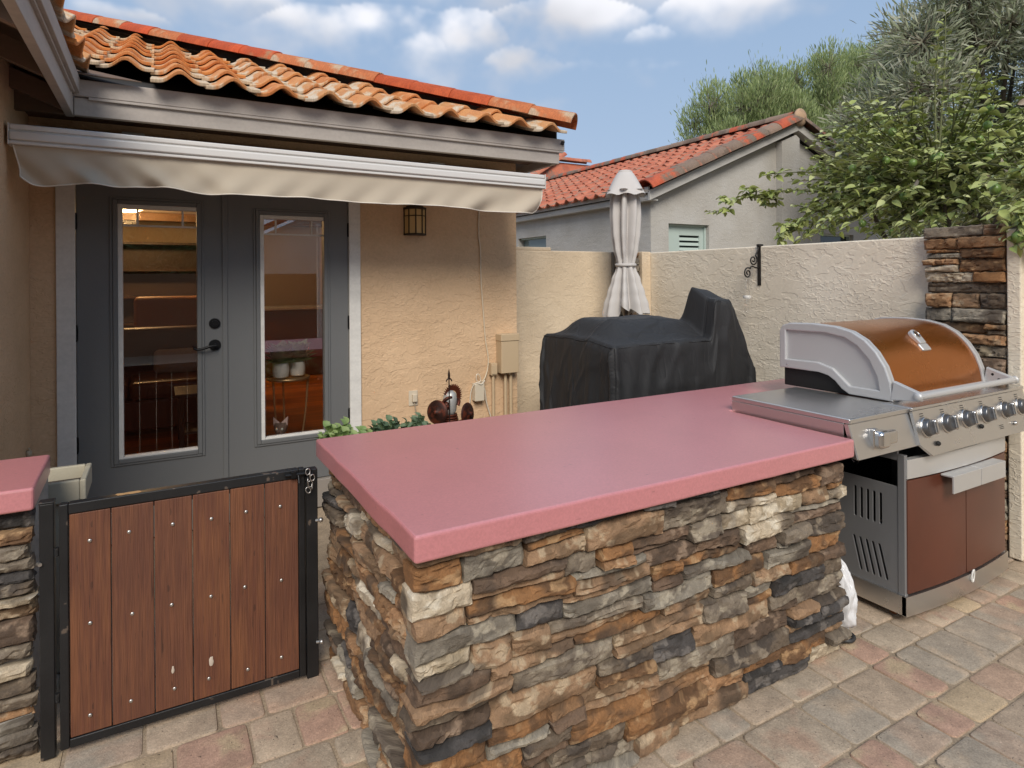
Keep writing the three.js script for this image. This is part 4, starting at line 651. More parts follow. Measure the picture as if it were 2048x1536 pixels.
// ================================================================ the amber lidded gas grill
const brushed = (r, g, b, rough, seed) => { const m = phys({ metalness: 0.95, roughness: rough, color: new THREE.Color().setRGB(r, g, b) }); m.roughnessMap = tex(256, 256, (u, v) => clamp(0.85 + 0.3 * (fbm(u * 5, v * 5, 5, 5, 4, seed + 1) - 0.5)), { srgb: false }); m.bumpMap = tex(256, 256, (u, v) => fbm(u * 2, v * 120, 2, 120, 2, seed + 4), { srgb: false }); m.bumpMap = null; return m; };
const steel = brushed(0.62, 0.605, 0.585, 0.34, 190), satin = phys({ metalness: 0.35, roughness: 0.42, color: new THREE.Color().setRGB(0.50, 0.50, 0.50), bumpMap: speck, bumpScale: 0.0006 });
const paleSteel = phys({ metalness: 0.6, roughness: 0.42, color: new THREE.Color().setRGB(0.60, 0.595, 0.585) });
const greySteel = phys({ metalness: 0.55, roughness: 0.45, color: new THREE.Color().setRGB(0.27, 0.27, 0.275), bumpMap: speck, bumpScale: 0.0005 });
const amberSteel = phys({ metalness: 0.85, roughness: 0.32, color: new THREE.Color().setRGB(0.42, 0.135, 0.018), clearcoat: 0.25, clearcoatRoughness: 0.25 });
amberSteel.roughnessMap = tex(256, 256, (u, v) => clamp(0.85 + 0.3 * (fbm(u * 4, v * 4, 4, 4, 4, 196) - 0.5)), { srgb: false });
const bronzeDoor = phys({ metalness: 0.35, roughness: 0.40, clearcoat: 0.35, clearcoatRoughness: 0.3, map: tex(256, 256, (u, v) => { const k = 0.88 + 0.24 * fbm(u * 4, v * 4, 4, 4, 5, 198); return [98 * k, 53 * k, 38 * k]; }) });
const darkIron = std({ roughness: 0.7, metalness: 0.3, color: new THREE.Color().setRGB(0.014, 0.013, 0.013) });
const chrome = phys({ metalness: 1, roughness: 0.2, color: new THREE.Color().setRGB(0.62, 0.61, 0.60) });
{
  const O = V(3.46, 0, -1.93), g = thing('gas_grill', 'large steel gas grill with amber domed lid and two brown doors', 'grill', O.toArray());
  const gp = (parent, name, geo, mat, label) => { const j = join(Array.isArray(geo) ? geo : [geo]).clone(); j.translate(-O.x, -O.y, -O.z); return part(parent, name, j, mat, label); };
  const slant = (x0, x1, yt, zt, yb, zb, th) => board([[x0, yb, zb], [x1, yb, zb], [x1, yt, zt], [x0, yt, zt]], th);
  // side shelves
  const ls = gp(g, 'side_shelf', [box(2.575, 3.09, 0.962, 0.986, -2.25, -1.617, 0.006), box(2.5752, 2.582, 0.835, 0.962, -2.25, -1.645, 0.002), board([[2.5752, 0.962, -1.64], [2.5752, 0.822, -1.60], [2.5752, 0.822, -1.582], [2.5752, 0.964, -1.622]], -0.006), slant(2.575, 3.135, 0.962, -1.62, 0.820, -1.578, 0.012)], steel, 'flat steel shelf beside the lid');
  gp(ls, 'burner_knob', [box(2.705, 2.78, 0.848, 0.926, -1.605, -1.553, 0.02), box(2.765, 2.855, 0.858, 0.918, -1.60, -1.566, 0.012), box(2.70, 2.74, 0.846, 0.934, -1.612, -1.584, 0.008)], chrome);
  gp(g, 'side_shelf', [box(4.01, 4.175, 0.962, 0.986, -2.24, -1.617, 0.006), slant(4.03, 4.17, 0.962, -1.62, 0.84, -1.585, 0.012)], steel);
  // front panel
  const cp = gp(g, 'control_panel', [board([[3.11, 0.768, -1.553], [4.035, 0.768, -1.553], [4.10, 0.81, -1.563], [4.10, 0.972, -1.603], [3.03, 0.972, -1.603], [3.03, 0.825, -1.567]], 0.014), box(3.03, 4.10, 0.972, 0.988, -1.745, -1.602, 0.005), box(3.05, 4.03, 0.80, 0.96, -1.70, -1.625, 0)], steel);
  const pn = V(0, 0.208, 0.978).normalize(), pq = new THREE.Quaternion().setFromUnitVectors(V(0, 0, 1), pn), onPanel = (x, y) => V(x, y, -1.603 + (0.972 - y) * 0.245);
  const place = (geo, x, y, lift = 0) => { const j = join(Array.isArray(geo) ? geo : [geo]).clone(); j.applyQuaternion(pq); const p = onPanel(x, y).addScaledVector(pn, lift); j.translate(p.x, p.y, p.z); return j; };
  const knobFace = phys({ metalness: 0.8, roughness: 0.32, color: new THREE.Color().setRGB(0.16, 0.16, 0.165) }), mark = std({ roughness: 0.6, color: new THREE.Color().setRGB(0.03, 0.03, 0.03) });
  for (const x of [3.108, 3.288, 3.472, 3.66, 3.868, 4.04]) {
    const k = gp(cp, 'knob', place([lathe([[0, 0], [0.040, 0], [0.042, 0.006], [0.036, 0.020], [0.033, 0.028], [0, 0.024]], 24).rotateX(Math.PI / 2)], x, 0.893, 0.003), knobFace, 'burner knob with chrome ring');
    gp(cp, 'bezel', place(new THREE.TorusGeometry(0.043, 0.0055, 8, 28), x, 0.893, 0.004), chrome);
    gp(cp, 'grip', place(box(0.006, 0.030, -0.034, 0.034, 0.012, 0.046, 0.010), x, 0.893), chrome);
    for (const dy of [0.052, 0.062]) gp(cp, 'printed_mark', place(box(-0.016, 0.014, -0.0018, 0.0018, 0, 0.0006, 0), x - 0.012, 0.893 + dy, 0.0012), mark);
  }
  for (const [x, y] of [[3.165, 0.815], [3.93, 0.818], [3.585, 0.842]]) gp(cp, 'igniter_button', place(lathe([[0, 0], [0.011, 0], [0.012, 0.006], [0.007, 0.013], [0, 0.014]], 16).rotateX(Math.PI / 2), x, y, 0.002), x > 3.9 ? chrome : darkIron);
  for (let k = 0; k < 3; k++) gp(cp, 'printed_mark', place(box(-0.02, 0.02, -0.0016, 0.0016, 0, 0.0006, 0), 3.79, 0.808 + k * 0.008, 0.0012), mark);
  // fire box and hood
  gp(g, 'fire_box', [box(3.112, 4.0, 0.985, 1.10, -2.34, -1.77, 0.004)], darkIron);
  const P = [[-2.355, 1.085], [-2.115, 1.085], [-2.06, 1.074], [-2.02, 1.05], [-1.985, 1.015], [-1.945, 0.992], [-1.722, 0.990], [-1.735, 1.08], [-1.762, 1.155], [-1.805, 1.222], [-1.86, 1.277], [-1.93, 1.316], [-2.02, 1.337], [-2.15, 1.345], [-2.29, 1.340], [-2.335, 1.325], [-2.355, 1.295]];
  const inner = [[-2.315, 1.135], [-2.12, 1.138], [-2.035, 1.115], [-1.97, 1.06], [-1.94, 1.035], [-1.79, 1.035], [-1.80, 1.10], [-1.84, 1.18], [-1.90, 1.245], [-1.97, 1.283], [-2.08, 1.30], [-2.315, 1.298]];
  const flip = (pts) => pts.map(([z, y]) => [-z, y]).reverse();
  const cheek = (x, s) => { const a = extrude(flip(P), 0.022, 0.003), b = extrude(flip(P), 0.016, 0.006, [inner.map(([z, y]) => [-z, y])]); for (const q of [a, b]) q.rotateY(Math.PI / 2); a.translate(x - 0.011, 0, 0); b.translate(s < 0 ? x - 0.024 : x + 0.008, 0, 0); return [a, b]; };
  const hood = gp(g, 'hood', (() => {
    const lidPts = [[-2.33, 1.315], [-2.27, 1.330], [-2.15, 1.336], [-2.02, 1.329], [-1.935, 1.309], [-1.868, 1.271], [-1.814, 1.218], [-1.772, 1.152], [-1.745, 1.08], [-1.732, 1.0]];
    const c = new THREE.CatmullRomCurve3(lidPts.map(([z, y]) => V(0, y, z))); const outer = sheet(2, 40, (i, j) => { const p = c.getPoint(j); return [lerp(3.135, 3.975, i), p.y, p.z]; }, (i, j) => [i, j]); return outer;
  })(), amberSteel, 'curved amber metal lid');
  gp(hood, 'end_panel', cheek(3.12, -1).map((q) => q), satin); gp(hood, 'end_panel', cheek(3.99, 1), satin);
  gp(hood, 'lid_back', [box(3.14, 3.97, 1.09, 1.315, -2.35, -2.335, 0.003), box(3.135, 3.975, 0.99, 1.012, -1.75, -1.722, 0.004)], satin);
  gp(hood, 'screw', new THREE.SphereGeometry(0.008, 10, 8).translate(3.096, 1.105, -2.305), chrome);
  const brk = (x, s) => { const q = extrude([[1.72, 1.09], [1.735, 0.998], [1.63, 1.008], [1.598, 1.012], [1.588, 1.035], [1.60, 1.05]].map(([z, y]) => [z, y]), 0.02, 0.005).rotateY(Math.PI / 2); return q.translate(x, 0, 0); };
  for (const x of [3.093, 4.0]) { const b = gp(hood, 'handle_bracket', brk(x), satin); }
  gp(hood, 'handle', [rod([3.085, 1.032, -1.606], [4.045, 1.032, -1.606], 0.0165, 0.0165, 18), new THREE.SphereGeometry(0.0215, 14, 10).scale(0.7, 1, 1).translate(3.088, 1.032, -1.606), new THREE.SphereGeometry(0.0215, 14, 10).scale(0.7, 1, 1).translate(4.04, 1.032, -1.606)], satin);
  for (const z of [-1.66, -1.69]) gp(hood, 'bolt', new THREE.CylinderGeometry(0.007, 0.007, 0.006, 12).rotateZ(Math.PI / 2).translate(3.998, 1.03 + (z + 1.66) * -0.8, z), darkIron);
  // temperature gauge on the lid
  {
    const n = V(0, 0.66, 0.75).normalize(), q = new THREE.Quaternion().setFromUnitVectors(V(0, 0, 1), n), at = V(3.55, 1.247, -1.842).addScaledVector(n, -0.003), s = new THREE.Shape();
    s.moveTo(-0.028, -0.02); s.lineTo(-0.034, 0.03); s.absarc(0, 0.035, 0.034, Math.PI, 0, true); s.lineTo(0.028, -0.02);
    const put = (geo) => { geo.applyQuaternion(q); geo.translate(at.x, at.y, at.z); return geo; };
    const gauge = gp(hood, 'gauge', put(extrude(s, 0.016, 0.005)), paleSteel, 'silver temperature gauge');
    const dial = put(new THREE.CircleGeometry(0.019, 24).translate(0, 0.036, 0.0225)); gp(hood, 'gauge_dial', [dial, put(new THREE.TorusGeometry(0.021, 0.003, 8, 28).translate(0, 0.036, 0.0215))], chrome); gp(hood, 'gauge_tab', put(box(-0.042, 0.042, -0.062, -0.018, -0.004, 0.014, 0.008)), paleSteel); void gauge;
  }
  // cabinet
  const round = (cx, cy, w, h, lean) => { const p = [], R = w / 2; for (let k = 0; k <= 8; k++) { const a = Math.PI * k / 8; p.push([cx + Math.cos(a) * R + lean * h / 2, cy + h / 2 - R + Math.sin(a) * R]); } for (let k = 0; k <= 8; k++) { const a = Math.PI + Math.PI * k / 8; p.push([cx + Math.cos(a) * R - lean * h / 2, cy - h / 2 + R + Math.sin(a) * R]); } return p.reverse(); };
  const holes = []; for (let k = 0; k < 5; k++) { holes.push(round(1.725 + k * 0.031, 0.495, 0.013, 0.15, 0)); holes.push(round(1.715 + k * 0.031, 0.245, 0.013, 0.16, 0.22)); }
  gp(g, 'side_panel', [metric(extrude([[1.625, 0.12], [2.20, 0.12], [2.20, 0.62], [1.625, 0.62]], 0.006, 0.001, holes).rotateY(Math.PI / 2)).translate(2.986, 0, 0)], greySteel, 'grey side panel with louvre slots');
  gp(g, 'side_panel', box(3.925, 3.935, 0.12, 0.80, -2.20, -1.625, 0.002), greySteel);
  gp(g, 'back_panel', box(2.99, 3.93, 0.12, 0.80, -2.21, -2.20, 0.002), darkIron);
  gp(g, 'frame', [box(2.982, 3.006, 0.12, 0.772, -1.645, -1.612, 0.003), box(2.984, 2.998, 0.742, 0.80, -2.20, -1.645, 0.002), box(2.984, 2.998, 0.12, 0.80, -2.232, -2.203, 0.002), box(3.90, 3.935, 0.12, 0.772, -1.645, -1.612, 0.003), box(3.0, 3.92, 0.10, 0.122, -2.19, -1.63, 0)], greySteel);
  gp(g, 'gas_valve', [rod([3.2, 0.68, -2.0], [3.2, 0.74, -2.0], 0.02), new THREE.TorusGeometry(0.03, 0.006, 6, 16).rotateY(1.2).translate(3.15, 0.66, -1.95)], chrome);
  const bow = (x0, x1, y0, y1, z, th, b = 0.028) => { const f = (x) => z + b * (1 - Math.pow((x - 3.46) / 0.47, 2)); const n = 10; const front = sheet(n, 1, (i, j) => { const x = lerp(x0, x1, i); return [x, lerp(y0, y1, j), f(x)]; }), back = sheet(n, 1, (i, j) => { const x = lerp(x1, x0, i); return [x, lerp(y0, y1, j), f(x) - th]; }), tp = sheet(n, 1, (i, j) => { const x = lerp(x0, x1, i); return [x, y1, f(x) - th * j]; }), bt = sheet(n, 1, (i, j) => { const x = lerp(x0, x1, i); return [x, y0, f(x) - th * (1 - j)]; }), l = sheet(1, 1, (i, j) => [x0, lerp(y0, y1, j), f(x0) - th * (1 - i)]), r = sheet(1, 1, (i, j) => [x1, lerp(y0, y1, j), f(x1) - th * i]); return metric(mergeGeometries(norm([front, back, tp, bt, l, r]))); };
  gp(g, 'drawer', bow(2.992, 3.928, 0.664, 0.752, -1.606, 0.03), paleSteel, 'pale steel drawer front');
  for (const [x0, x1, h0, h1] of [[2.996, 3.458, 3.235, 3.492], [3.464, 3.926, 3.497, 3.74]]) {
    const d = gp(g, 'door', bow(x0, x1, 0.134, 0.656, -1.608, 0.022), bronzeDoor, 'glossy brown cabinet door');
    gp(d, 'door_pull', [box(h0, h1, 0.648, 0.658, -1.585, -1.530, 0.003), box(h0, h1, 0.575, 0.658, -1.536, -1.526, 0.003)], paleSteel);
  }
  gp(g, 'base', [bow(2.972, 3.944, 0.036, 0.126, -1.60, 0.02), box(2.972, 2.984, 0.036, 0.126, -2.235, -1.602, 0.002), box(2.99, 3.93, 0.04, 0.06, -2.22, -1.63, 0)], steel);
  gp(g, 'bottle_opener', [tube([[3.48, 0.10, -1.566], [3.478, 0.135, -1.562], [3.487, 0.15, -1.56], [3.496, 0.135, -1.562], [3.498, 0.10, -1.566], [3.489, 0.088, -1.566]], 0.0045, 30, 6, true)], std({ roughness: 0.4, color: new THREE.Color().setRGB(0.7, 0.69, 0.66) }));
  for (const [x, z] of [[3.03, -1.69], [3.88, -1.69], [3.03, -2.15], [3.88, -2.15]]) gp(g, 'caster', [new THREE.CylinderGeometry(0.024, 0.024, 0.02, 18).rotateZ(Math.PI / 2).translate(x, 0.0245, z), rod([x, 0.024, z], [x, 0.05, z], 0.008)], std({ roughness: 0.7, color: new THREE.Color().setRGB(0.22, 0.075, 0.02) }));
}
// things tucked beside the grill
{
  const bag = new THREE.IcosahedronGeometry(1, 18), p = bag.attributes.position, v = new THREE.Vector3();
  for (let i = 0; i < p.count; i++) { v.fromBufferAttribute(p, i); const n = fbm3(v.x * 2.2 + 4, v.y * 2.2, v.z * 2.2, 4, 12), k = Math.abs(fbm3(v.x * 4, v.y * 3 + 7, v.z * 4, 3, 14) - 0.5); const s = 0.86 + 0.3 * n - 0.35 * k; v.multiplyScalar(s); v.y = Math.max(v.y, -0.86); v.x *= 1 - 0.25 * Math.max(v.y, 0); p.setXYZ(i, v.x * 0.075, 0.165 + v.y * 0.19, v.z * 0.14); }
  bag.computeVertexNormals();
  single('white_sack', mergeVertices(bag.deleteAttribute('uv').deleteAttribute('normal')), phys({ roughness: 0.45, color: new THREE.Color().setRGB(0.66, 0.66, 0.67), clearcoat: 0.2 }), 'crumpled white plastic sack squeezed between counter and grill', 'sack', [2.645, 0, -1.775]).geometry.computeVertexNormals();
  single('black_hose', tube([[2.60, 0.012, -1.76], [2.58, 0.012, -1.69], [2.61, 0.012, -1.645], [2.655, 0.012, -1.655], [2.67, 0.012, -1.70], [2.66, 0.012, -1.9], [2.75, 0.012, -2.1]], 0.009, 50, 8), std({ roughness: 0.5, color: new THREE.Color().setRGB(0.03, 0.03, 0.032) }), 'thin black hose loop on the pavers by the counter end', 'hose');
}

// ================================================================ neighbouring house beyond the wall
const greyStucco = stucco(0xb0aca6, 38, 0.004), greyTrim = std({ roughness: 0.65, map: trimTex(rgb(0xb7b4ae), 9) });
const NX = 5.93, NZ = -6.58, RX = 9.15, NP = 0.41, NY = 2.80, RY = NY + (RX - NX) * NP;
{
  const h = thing('neighbour_house', 'grey stucco gabled house with red tile roof behind the garden wall', 'house');
  part(h, 'wall', [metric(extrude([[6.1, 0], [12.2, 0], [12.2, 2.70], [RX, 3.95], [6.1, 2.70]], 0.2, 0, [[[6.44, 1.55], [6.44, 2.385], [7.26, 2.385], [7.26, 1.55]], [[9.95, 1.5], [9.95, 2.34], [10.9, 2.34], [10.9, 1.5]]]).translate(0, 0, -6.95)),
    metric(extrude([[6.95, 0], [16.4, 0], [16.4, 2.7], [6.95, 2.7]], 0.2, 0, [[[9.5, 1.5], [9.5, 2.37], [10.5, 2.37], [10.5, 1.5]]]).rotateY(Math.PI / 2).translate(6.1, 0, 0))], greyStucco);
  part(h, 'pilaster', metric(extrude([[8.80, 0], [9.24, 0], [9.24, 3.88], [9.15, 3.93], [8.80, 3.79]], 0.12, 0.004).translate(0, 0, -6.752)), greyStucco);
  const mint = std({ roughness: 0.6, color: new THREE.Color().setRGB(0.42, 0.50, 0.46) }), glassDark = phys({ roughness: 0.05, color: new THREE.Color().setRGB(0.03, 0.04, 0.04), metalness: 0 });
  const win = (x0, x1, y0, y1, z, shutter) => {
    const w = part(h, 'window', [box(x0, x1, y0, y1, z - 0.13, z - 0.12, 0)], glassDark); part(w, 'frame', [box(x0, x0 + 0.03, y0, y1, z - 0.12, z - 0.06, 0.003), box(x1 - 0.03, x1, y0, y1, z - 0.12, z - 0.06, 0.003), box(x0 + 0.03, x1 - 0.03, y1 - 0.03, y1, z - 0.12, z - 0.06, 0.003)], mint);
    if (shutter) { const m = (x0 + x1) / 2; part(w, 'shutter', [box(x0 + 0.03, x0 + 0.30, y0, y1 - 0.03, z - 0.118, z - 0.09, 0.003), box(m + 0.30, x1 - 0.03, y0, y1 - 0.03, z - 0.118, z - 0.09, 0.003), box(x0 + 0.30, m + 0.30, y1 - 0.16, y1 - 0.03, z - 0.118, z - 0.09, 0.003)], mint); for (let k = 0; k < 9; k++) part(w, 'slat', board([[x0 + 0.30, y0 + k * 0.075, z - 0.095], [m + 0.30, y0 + k * 0.075, z - 0.095], [m + 0.30, y0 + k * 0.075 + 0.045, z - 0.115], [x0 + 0.30, y0 + k * 0.075 + 0.045, z - 0.115]], 0.006), mint); }
    return w;
  };
  win(6.44, 7.26, 1.55, 2.385, -6.752, true); win(9.95, 10.9, 1.5, 2.34, -6.752, false);
  const sw = part(h, 'window', box(6.22, 6.23, 1.5, 2.37, -10.5, -9.5, 0), phys({ roughness: 0.08, color: new THREE.Color().setRGB(0.16, 0.20, 0.19) })); part(sw, 'frame', [box(6.16, 6.22, 2.34, 2.37, -10.5, -9.5, 0.002), box(6.16, 6.22, 1.5, 2.34, -9.53, -9.5, 0.002)], mint);
  // eaves and rakes
  const f = part(h, 'fascia', [box(5.965, 6.0, 2.695, 2.775, -16, NZ - 0.03, 0.004), box(5.93, 5.963, 2.779, 2.862, -16, NZ - 0.03, 0.004)], greyTrim);
  const rake = (x0, y0, x1, y1) => board([[x0, y0 - 0.135, NZ], [x1, y1 - 0.135, NZ], [x1, y1, NZ], [x0, y0, NZ]], 0.04);
  part(f, 'rake_board', [rake(NX + 0.005, NY + 0.008, RX, RY + 0.008)], greyTrim); part(f, 'rake_board', [rake(RX, RY + 0.008, 12.4, NY + 0.008)], greyTrim);
  part(h, 'soffit', [board([[5.97, 2.70, NZ - 0.04], [6.12, 2.70, NZ - 0.04], [6.12, 2.70, -16], [5.97, 2.70, -16]], 0.02), board([[NX + 0.06, NY - 0.06, NZ - 0.04], [RX, RY - 0.08, NZ - 0.04], [RX, RY - 0.08, -6.75], [NX + 0.06, NY - 0.06, -6.75]], 0.02), board([[RX, RY - 0.08, NZ - 0.04], [12.35, NY - 0.06, NZ - 0.04], [12.35, NY - 0.06, -6.75], [RX, RY - 0.08, -6.75]], 0.02)], greyTrim);
  const deck = part(h, 'roof', [board([[NX, NY, NZ - 0.02], [RX, RY, NZ - 0.02], [RX, RY, -16], [NX, NY, -16]], 0.04), board([[RX, RY, NZ - 0.02], [12.4, NY, NZ - 0.02], [12.4, NY, -16], [RX, RY, -16]], 0.04)], underlay);
  const th = Math.atan(NP), dn = V(-Math.cos(th), -Math.sin(th), 0);
  layTiles(h, V(NX - 0.06, NY - 0.02, 0), V(0, 0, 1), dn, 10, -14.4, NZ - 0.10, () => true, (r) => redClay[Math.floor(r() * 3)], 25, 296);
  layTiles(h, V(12.46, NY - 0.02, 0), V(0, 0, -1), V(Math.cos(th), -Math.sin(th), 0), 2, 6.75, 8.5, () => true, (r) => redClay[Math.floor(r() * 3)], 26, 12);
  layCaps(h, V(NX - 0.02, NY + 0.0, NZ - 0.05), V(RX - 0.42, RY - 0.42 * NP, NZ - 0.05), 0.02, rakeClay, 27, 'rake_tile', 1.42, 0.325);
  layCaps(h, V(12.42, NY, NZ - 0.05), V(RX + 0.42, RY - 0.42 * NP, NZ - 0.05), 0.02, rakeClay, 28, 'rake_tile', 1.42, 0.325);
  layCaps(h, V(RX, RY + 0.03, -15.5), V(RX, RY + 0.031, NZ - 0.5), 0.05, rakeClay, 29, 'ridge_tile', 1.15, 0.38);
  part(h, 'ridge_end', new THREE.SphereGeometry(0.14, 16, 10).scale(1, 1.05, 0.5).translate(RX, RY + 0.08, NZ + 0.03), clay(0xb99a7c, 0xa58a70, 0x8f7763, 118, 0.3));
  // the farther wing whose hip shows over the slope
  part(deck, 'far_wing', [board([[8.3, 3.55, -16.2], [11.75, 5.52, -17.6], [8.3, 3.55, -21]], 0.05), board([[8.3, 3.55, -16.2], [14, 3.9, -16.2], [13.2, 5.52, -17.6], [11.75, 5.52, -17.6]], 0.05)], redClay[0]);
  layCaps(h, V(9.9, 4.5, -16.8), V(11.75, 5.55, -17.6), 0.02, redClay, 30, 'hip_tile', 1.5, 0.26); layCaps(h, V(13.1, 5.55, -17.6), V(11.75, 5.551, -17.6), 0.02, redClay, 31, 'ridge_tile', 1.4, 0.4);
  void f;
}

// ================================================================ trees
const bark = std({ roughness: 0.95, color: new THREE.Color().setRGB(0.11, 0.09, 0.065), bumpMap: stoneBump, bumpScale: 0.01 });
function limb(a, b, r0, r1, bend, r) { const m = a.clone().lerp(b, 0.5).add(V((r() - 0.5) * bend, (r() - 0.3) * bend, (r() - 0.5) * bend)), c = new THREE.CatmullRomCurve3([a, m, b]), n = 8, g = new THREE.TubeGeometry(c, n, 1, 7), p = g.attributes.position; for (let i = 0; i <= n; i++) { const o = c.getPointAt(i / n), rad = lerp(r0, r1, i / n); for (let k = 0; k <= 7; k++) { const q = i * 8 + k; p.setXYZ(q, o.x + (p.getX(q) - o.x) * rad, o.y + (p.getY(q) - o.y) * rad, o.z + (p.getZ(q) - o.z) * rad); } } return { g, c }; }
// citrus leaf: a folded blade with a pointed tip
const citrusLeaf = sheet(2, 5, (i, j) => { const a = i * 2 - 1, w = 0.024 * Math.sin(Math.PI * Math.pow(clamp(j, 0.0, 1), 0.8)) + 0.0008; return [a * w, Math.abs(a) * w * 0.5 - 0.02 * j * j, j * 0.092]; });
const slimLeaf = sheet(1, 3, (i, j) => [(i * 2 - 1) * 0.010 * Math.sin(Math.PI * clamp(j, 0.04, 0.98)), (i ? 0.002 : 0) - 0.02 * j * j, j * 0.13]);
{
  const t = thing('lime_tree', 'leafy lime tree with green fruit reaching over the boundary wall', 'tree', [6.05, 0, -2.95]), r = rng(500), O = V(6.05, 0, -2.95), wood = [], list = [], fruits = [];
  const shoots = [];   // [tip, how leafy]
  const crown = V(5.95, 2.55, -2.95), fork = V(6.05, 1.2, -2.95);
  const add = (tip, n, from) => shoots.push([V(...tip), n, from]);
  // long arms over the wall, then upright shoots, then the body
  add([5.02, 2.36, -4.42], 60, [5.6, 2.35, -3.5]); add([4.98, 1.98, -3.75], 55, [5.6, 2.3, -3.3]); add([4.85, 1.92, -3.5], 45, [5.5, 2.2, -3.2]); add([5.15, 2.6, -4.1], 50, [5.7, 2.5, -3.4]); add([4.75, 2.02, -3.25], 45, [5.4, 2.3, -3.0]);
  for (let k = 0; k < 26; k++) { const f = r(), a = k % 2 ? [5.6, 2.35, -3.5] : [5.6, 2.3, -3.3], b = k % 2 ? [5.02, 2.36, -4.42] : [4.98, 1.98, -3.75], p = a.map((v, i) => lerp(v, b[i], f)); add([p[0] - 0.05 + (r() - 0.5) * 0.3, p[1] + (r() - 0.45) * 0.26, p[2] - 0.1 + (r() - 0.5) * 0.3], 16, p); }
  for (const p of [[6.02, 3.92, -2.88], [5.85, 3.5, -3.05], [6.3, 3.62, -2.75], [5.6, 3.2, -3.25], [6.15, 3.3, -2.55], [5.75, 3.7, -2.8], [6.6, 3.5, -3.0]]) add(p, 26, [crown.x + (p[0] - crown.x) * 0.4, 2.7, crown.z + (p[2] - crown.z) * 0.4]);
  for (let k = 0; k < 330; k++) { const a = r() * 6.283, e = (r() * 1.5 - 0.55), R = Math.cbrt(0.25 + 0.75 * r()); add([crown.x + Math.cos(a) * Math.cos(e) * 1.12 * R, crown.y - 0.05 + Math.sin(e) * 0.86 * R, crown.z + Math.sin(a) * Math.cos(e) * 1.25 * R], 15); }
  for (let k = 0; k < 24; k++) add([4.12 + r() * 0.5, 1.74 + r() * 0.5, -1.95 + r() * 0.7], 12, [4.7, 2.15, -1.9 + r() * 0.5]);
  for (let k = 0; k < 110; k++) add([4.7 + r() * 0.9, 1.84 + r() * 0.85, -3.3 + r() * 1.7], 14, [5.4 + r() * 0.4, 2.1 + r() * 0.4, -3.1 + r()]);
  for (let k = 0; k < 8; k++) add([4.05 + r() * 0.14, 1.70 + r() * 0.24, -1.84 + r() * 0.3], 16, [4.42, 2.02, -1.75 + r() * 0.2]);
  for (const [tip, n, from] of shoots) {
    const base = from ? V(...from) : crown.clone().lerp(tip, 0.35).add(V(0, -0.15, 0)), { g, c } = limb(base, tip, 0.011, 0.003, 0.12, r); wood.push(g);
    for (let q = 0; q < n; q++) { const f = 0.25 + 0.75 * q / n, p = c.getPointAt(f), tg = c.getTangentAt(f), aa = q * 2.4 + r(), side = V(Math.cos(aa), -0.55 + 0.8 * r(), Math.sin(aa)).addScaledVector(tg, 0.6); list.push([leafMatrix(p.clone().add(V((r() - 0.5) * 0.05, (r() - 0.5) * 0.05, (r() - 0.5) * 0.05)).sub(O), side, (r() - 0.5) * 2.0, 0.42 + r() * 0.66), p]); }
    if (r() < 0.20) { const p = c.getPointAt(0.6 + r() * 0.35).add(V(0, -0.045, 0)); fruits.push(p); }
  }
  const tr = limb(V(6.05, -0.02, -2.95), fork, 0.085, 0.06, 0.08, r); part(t, 'trunk', tr.g.translate(-O.x, -O.y, -O.z), bark);
  for (const p of [[5.5, 2.3, -3.3], [6.2, 2.6, -2.5], [5.95, 2.9, -3.0], [5.4, 2.15, -2.6], [6.4, 2.4, -3.3], [4.85, 2.1, -1.95]]) part(t, 'branch', limb(fork, V(...p), 0.045, 0.012, 0.2, r).g.translate(-O.x, -O.y, -O.z), bark);
  part(t, 'twig', join(wood).translate(-O.x, -O.y, -O.z), std({ roughness: 0.9, color: new THREE.Color().setRGB(0.13, 0.14, 0.06) }));
  const eye = camera.position; list.sort((a, b) => a[1].distanceTo(eye) - b[1].distanceTo(eye));
  plantLeaves(t, citrusLeaf, [leafMat(0.32, 0.37, 0.095, 0.2), leafMat(0.39, 0.44, 0.14, 0.2), leafMat(0.24, 0.295, 0.08, 0.2), leafMat(0.46, 0.49, 0.21, 0.2), leafMat(0.34, 0.39, 0.12, 0.2)], list.map((q) => q[0]), 290);
  fruits.sort((a, b) => a.distanceTo(eye) - b.distanceTo(eye)); const limeSkin = phys({ roughness: 0.4, color: new THREE.Color().setRGB(0.13, 0.21, 0.045) }), limeGeo = lathe([[0, -0.034], [0.008, -0.032], [0.024, -0.02], [0.03, 0], [0.025, 0.02], [0.01, 0.032], [0, 0.033]], 14);
  fruits.slice(0, 34).forEach((p) => { part(t, 'lime', limeGeo, limeSkin).position.copy(p).sub(O); });
  const dry = leafMat(0.40, 0.33, 0.25, 0.2); for (let k = 0; k < 18; k++) { const c = k < 8 ? V(5.15 + r() * 0.3, 2.2 + r() * 0.2, -2.3 + r() * 0.3) : V(4.6 + r() * 1.2, 2.0 + r() * 0.7, -3.3 + r() * 1.6); part(t, 'dry_leaf', citrusLeaf, dry).applyMatrix4(leafMatrix(c.sub(O), V(r() - 0.5, r() - 0.5, r() - 0.5), r() * 6, 0.7 + r() * 0.4)); }
}
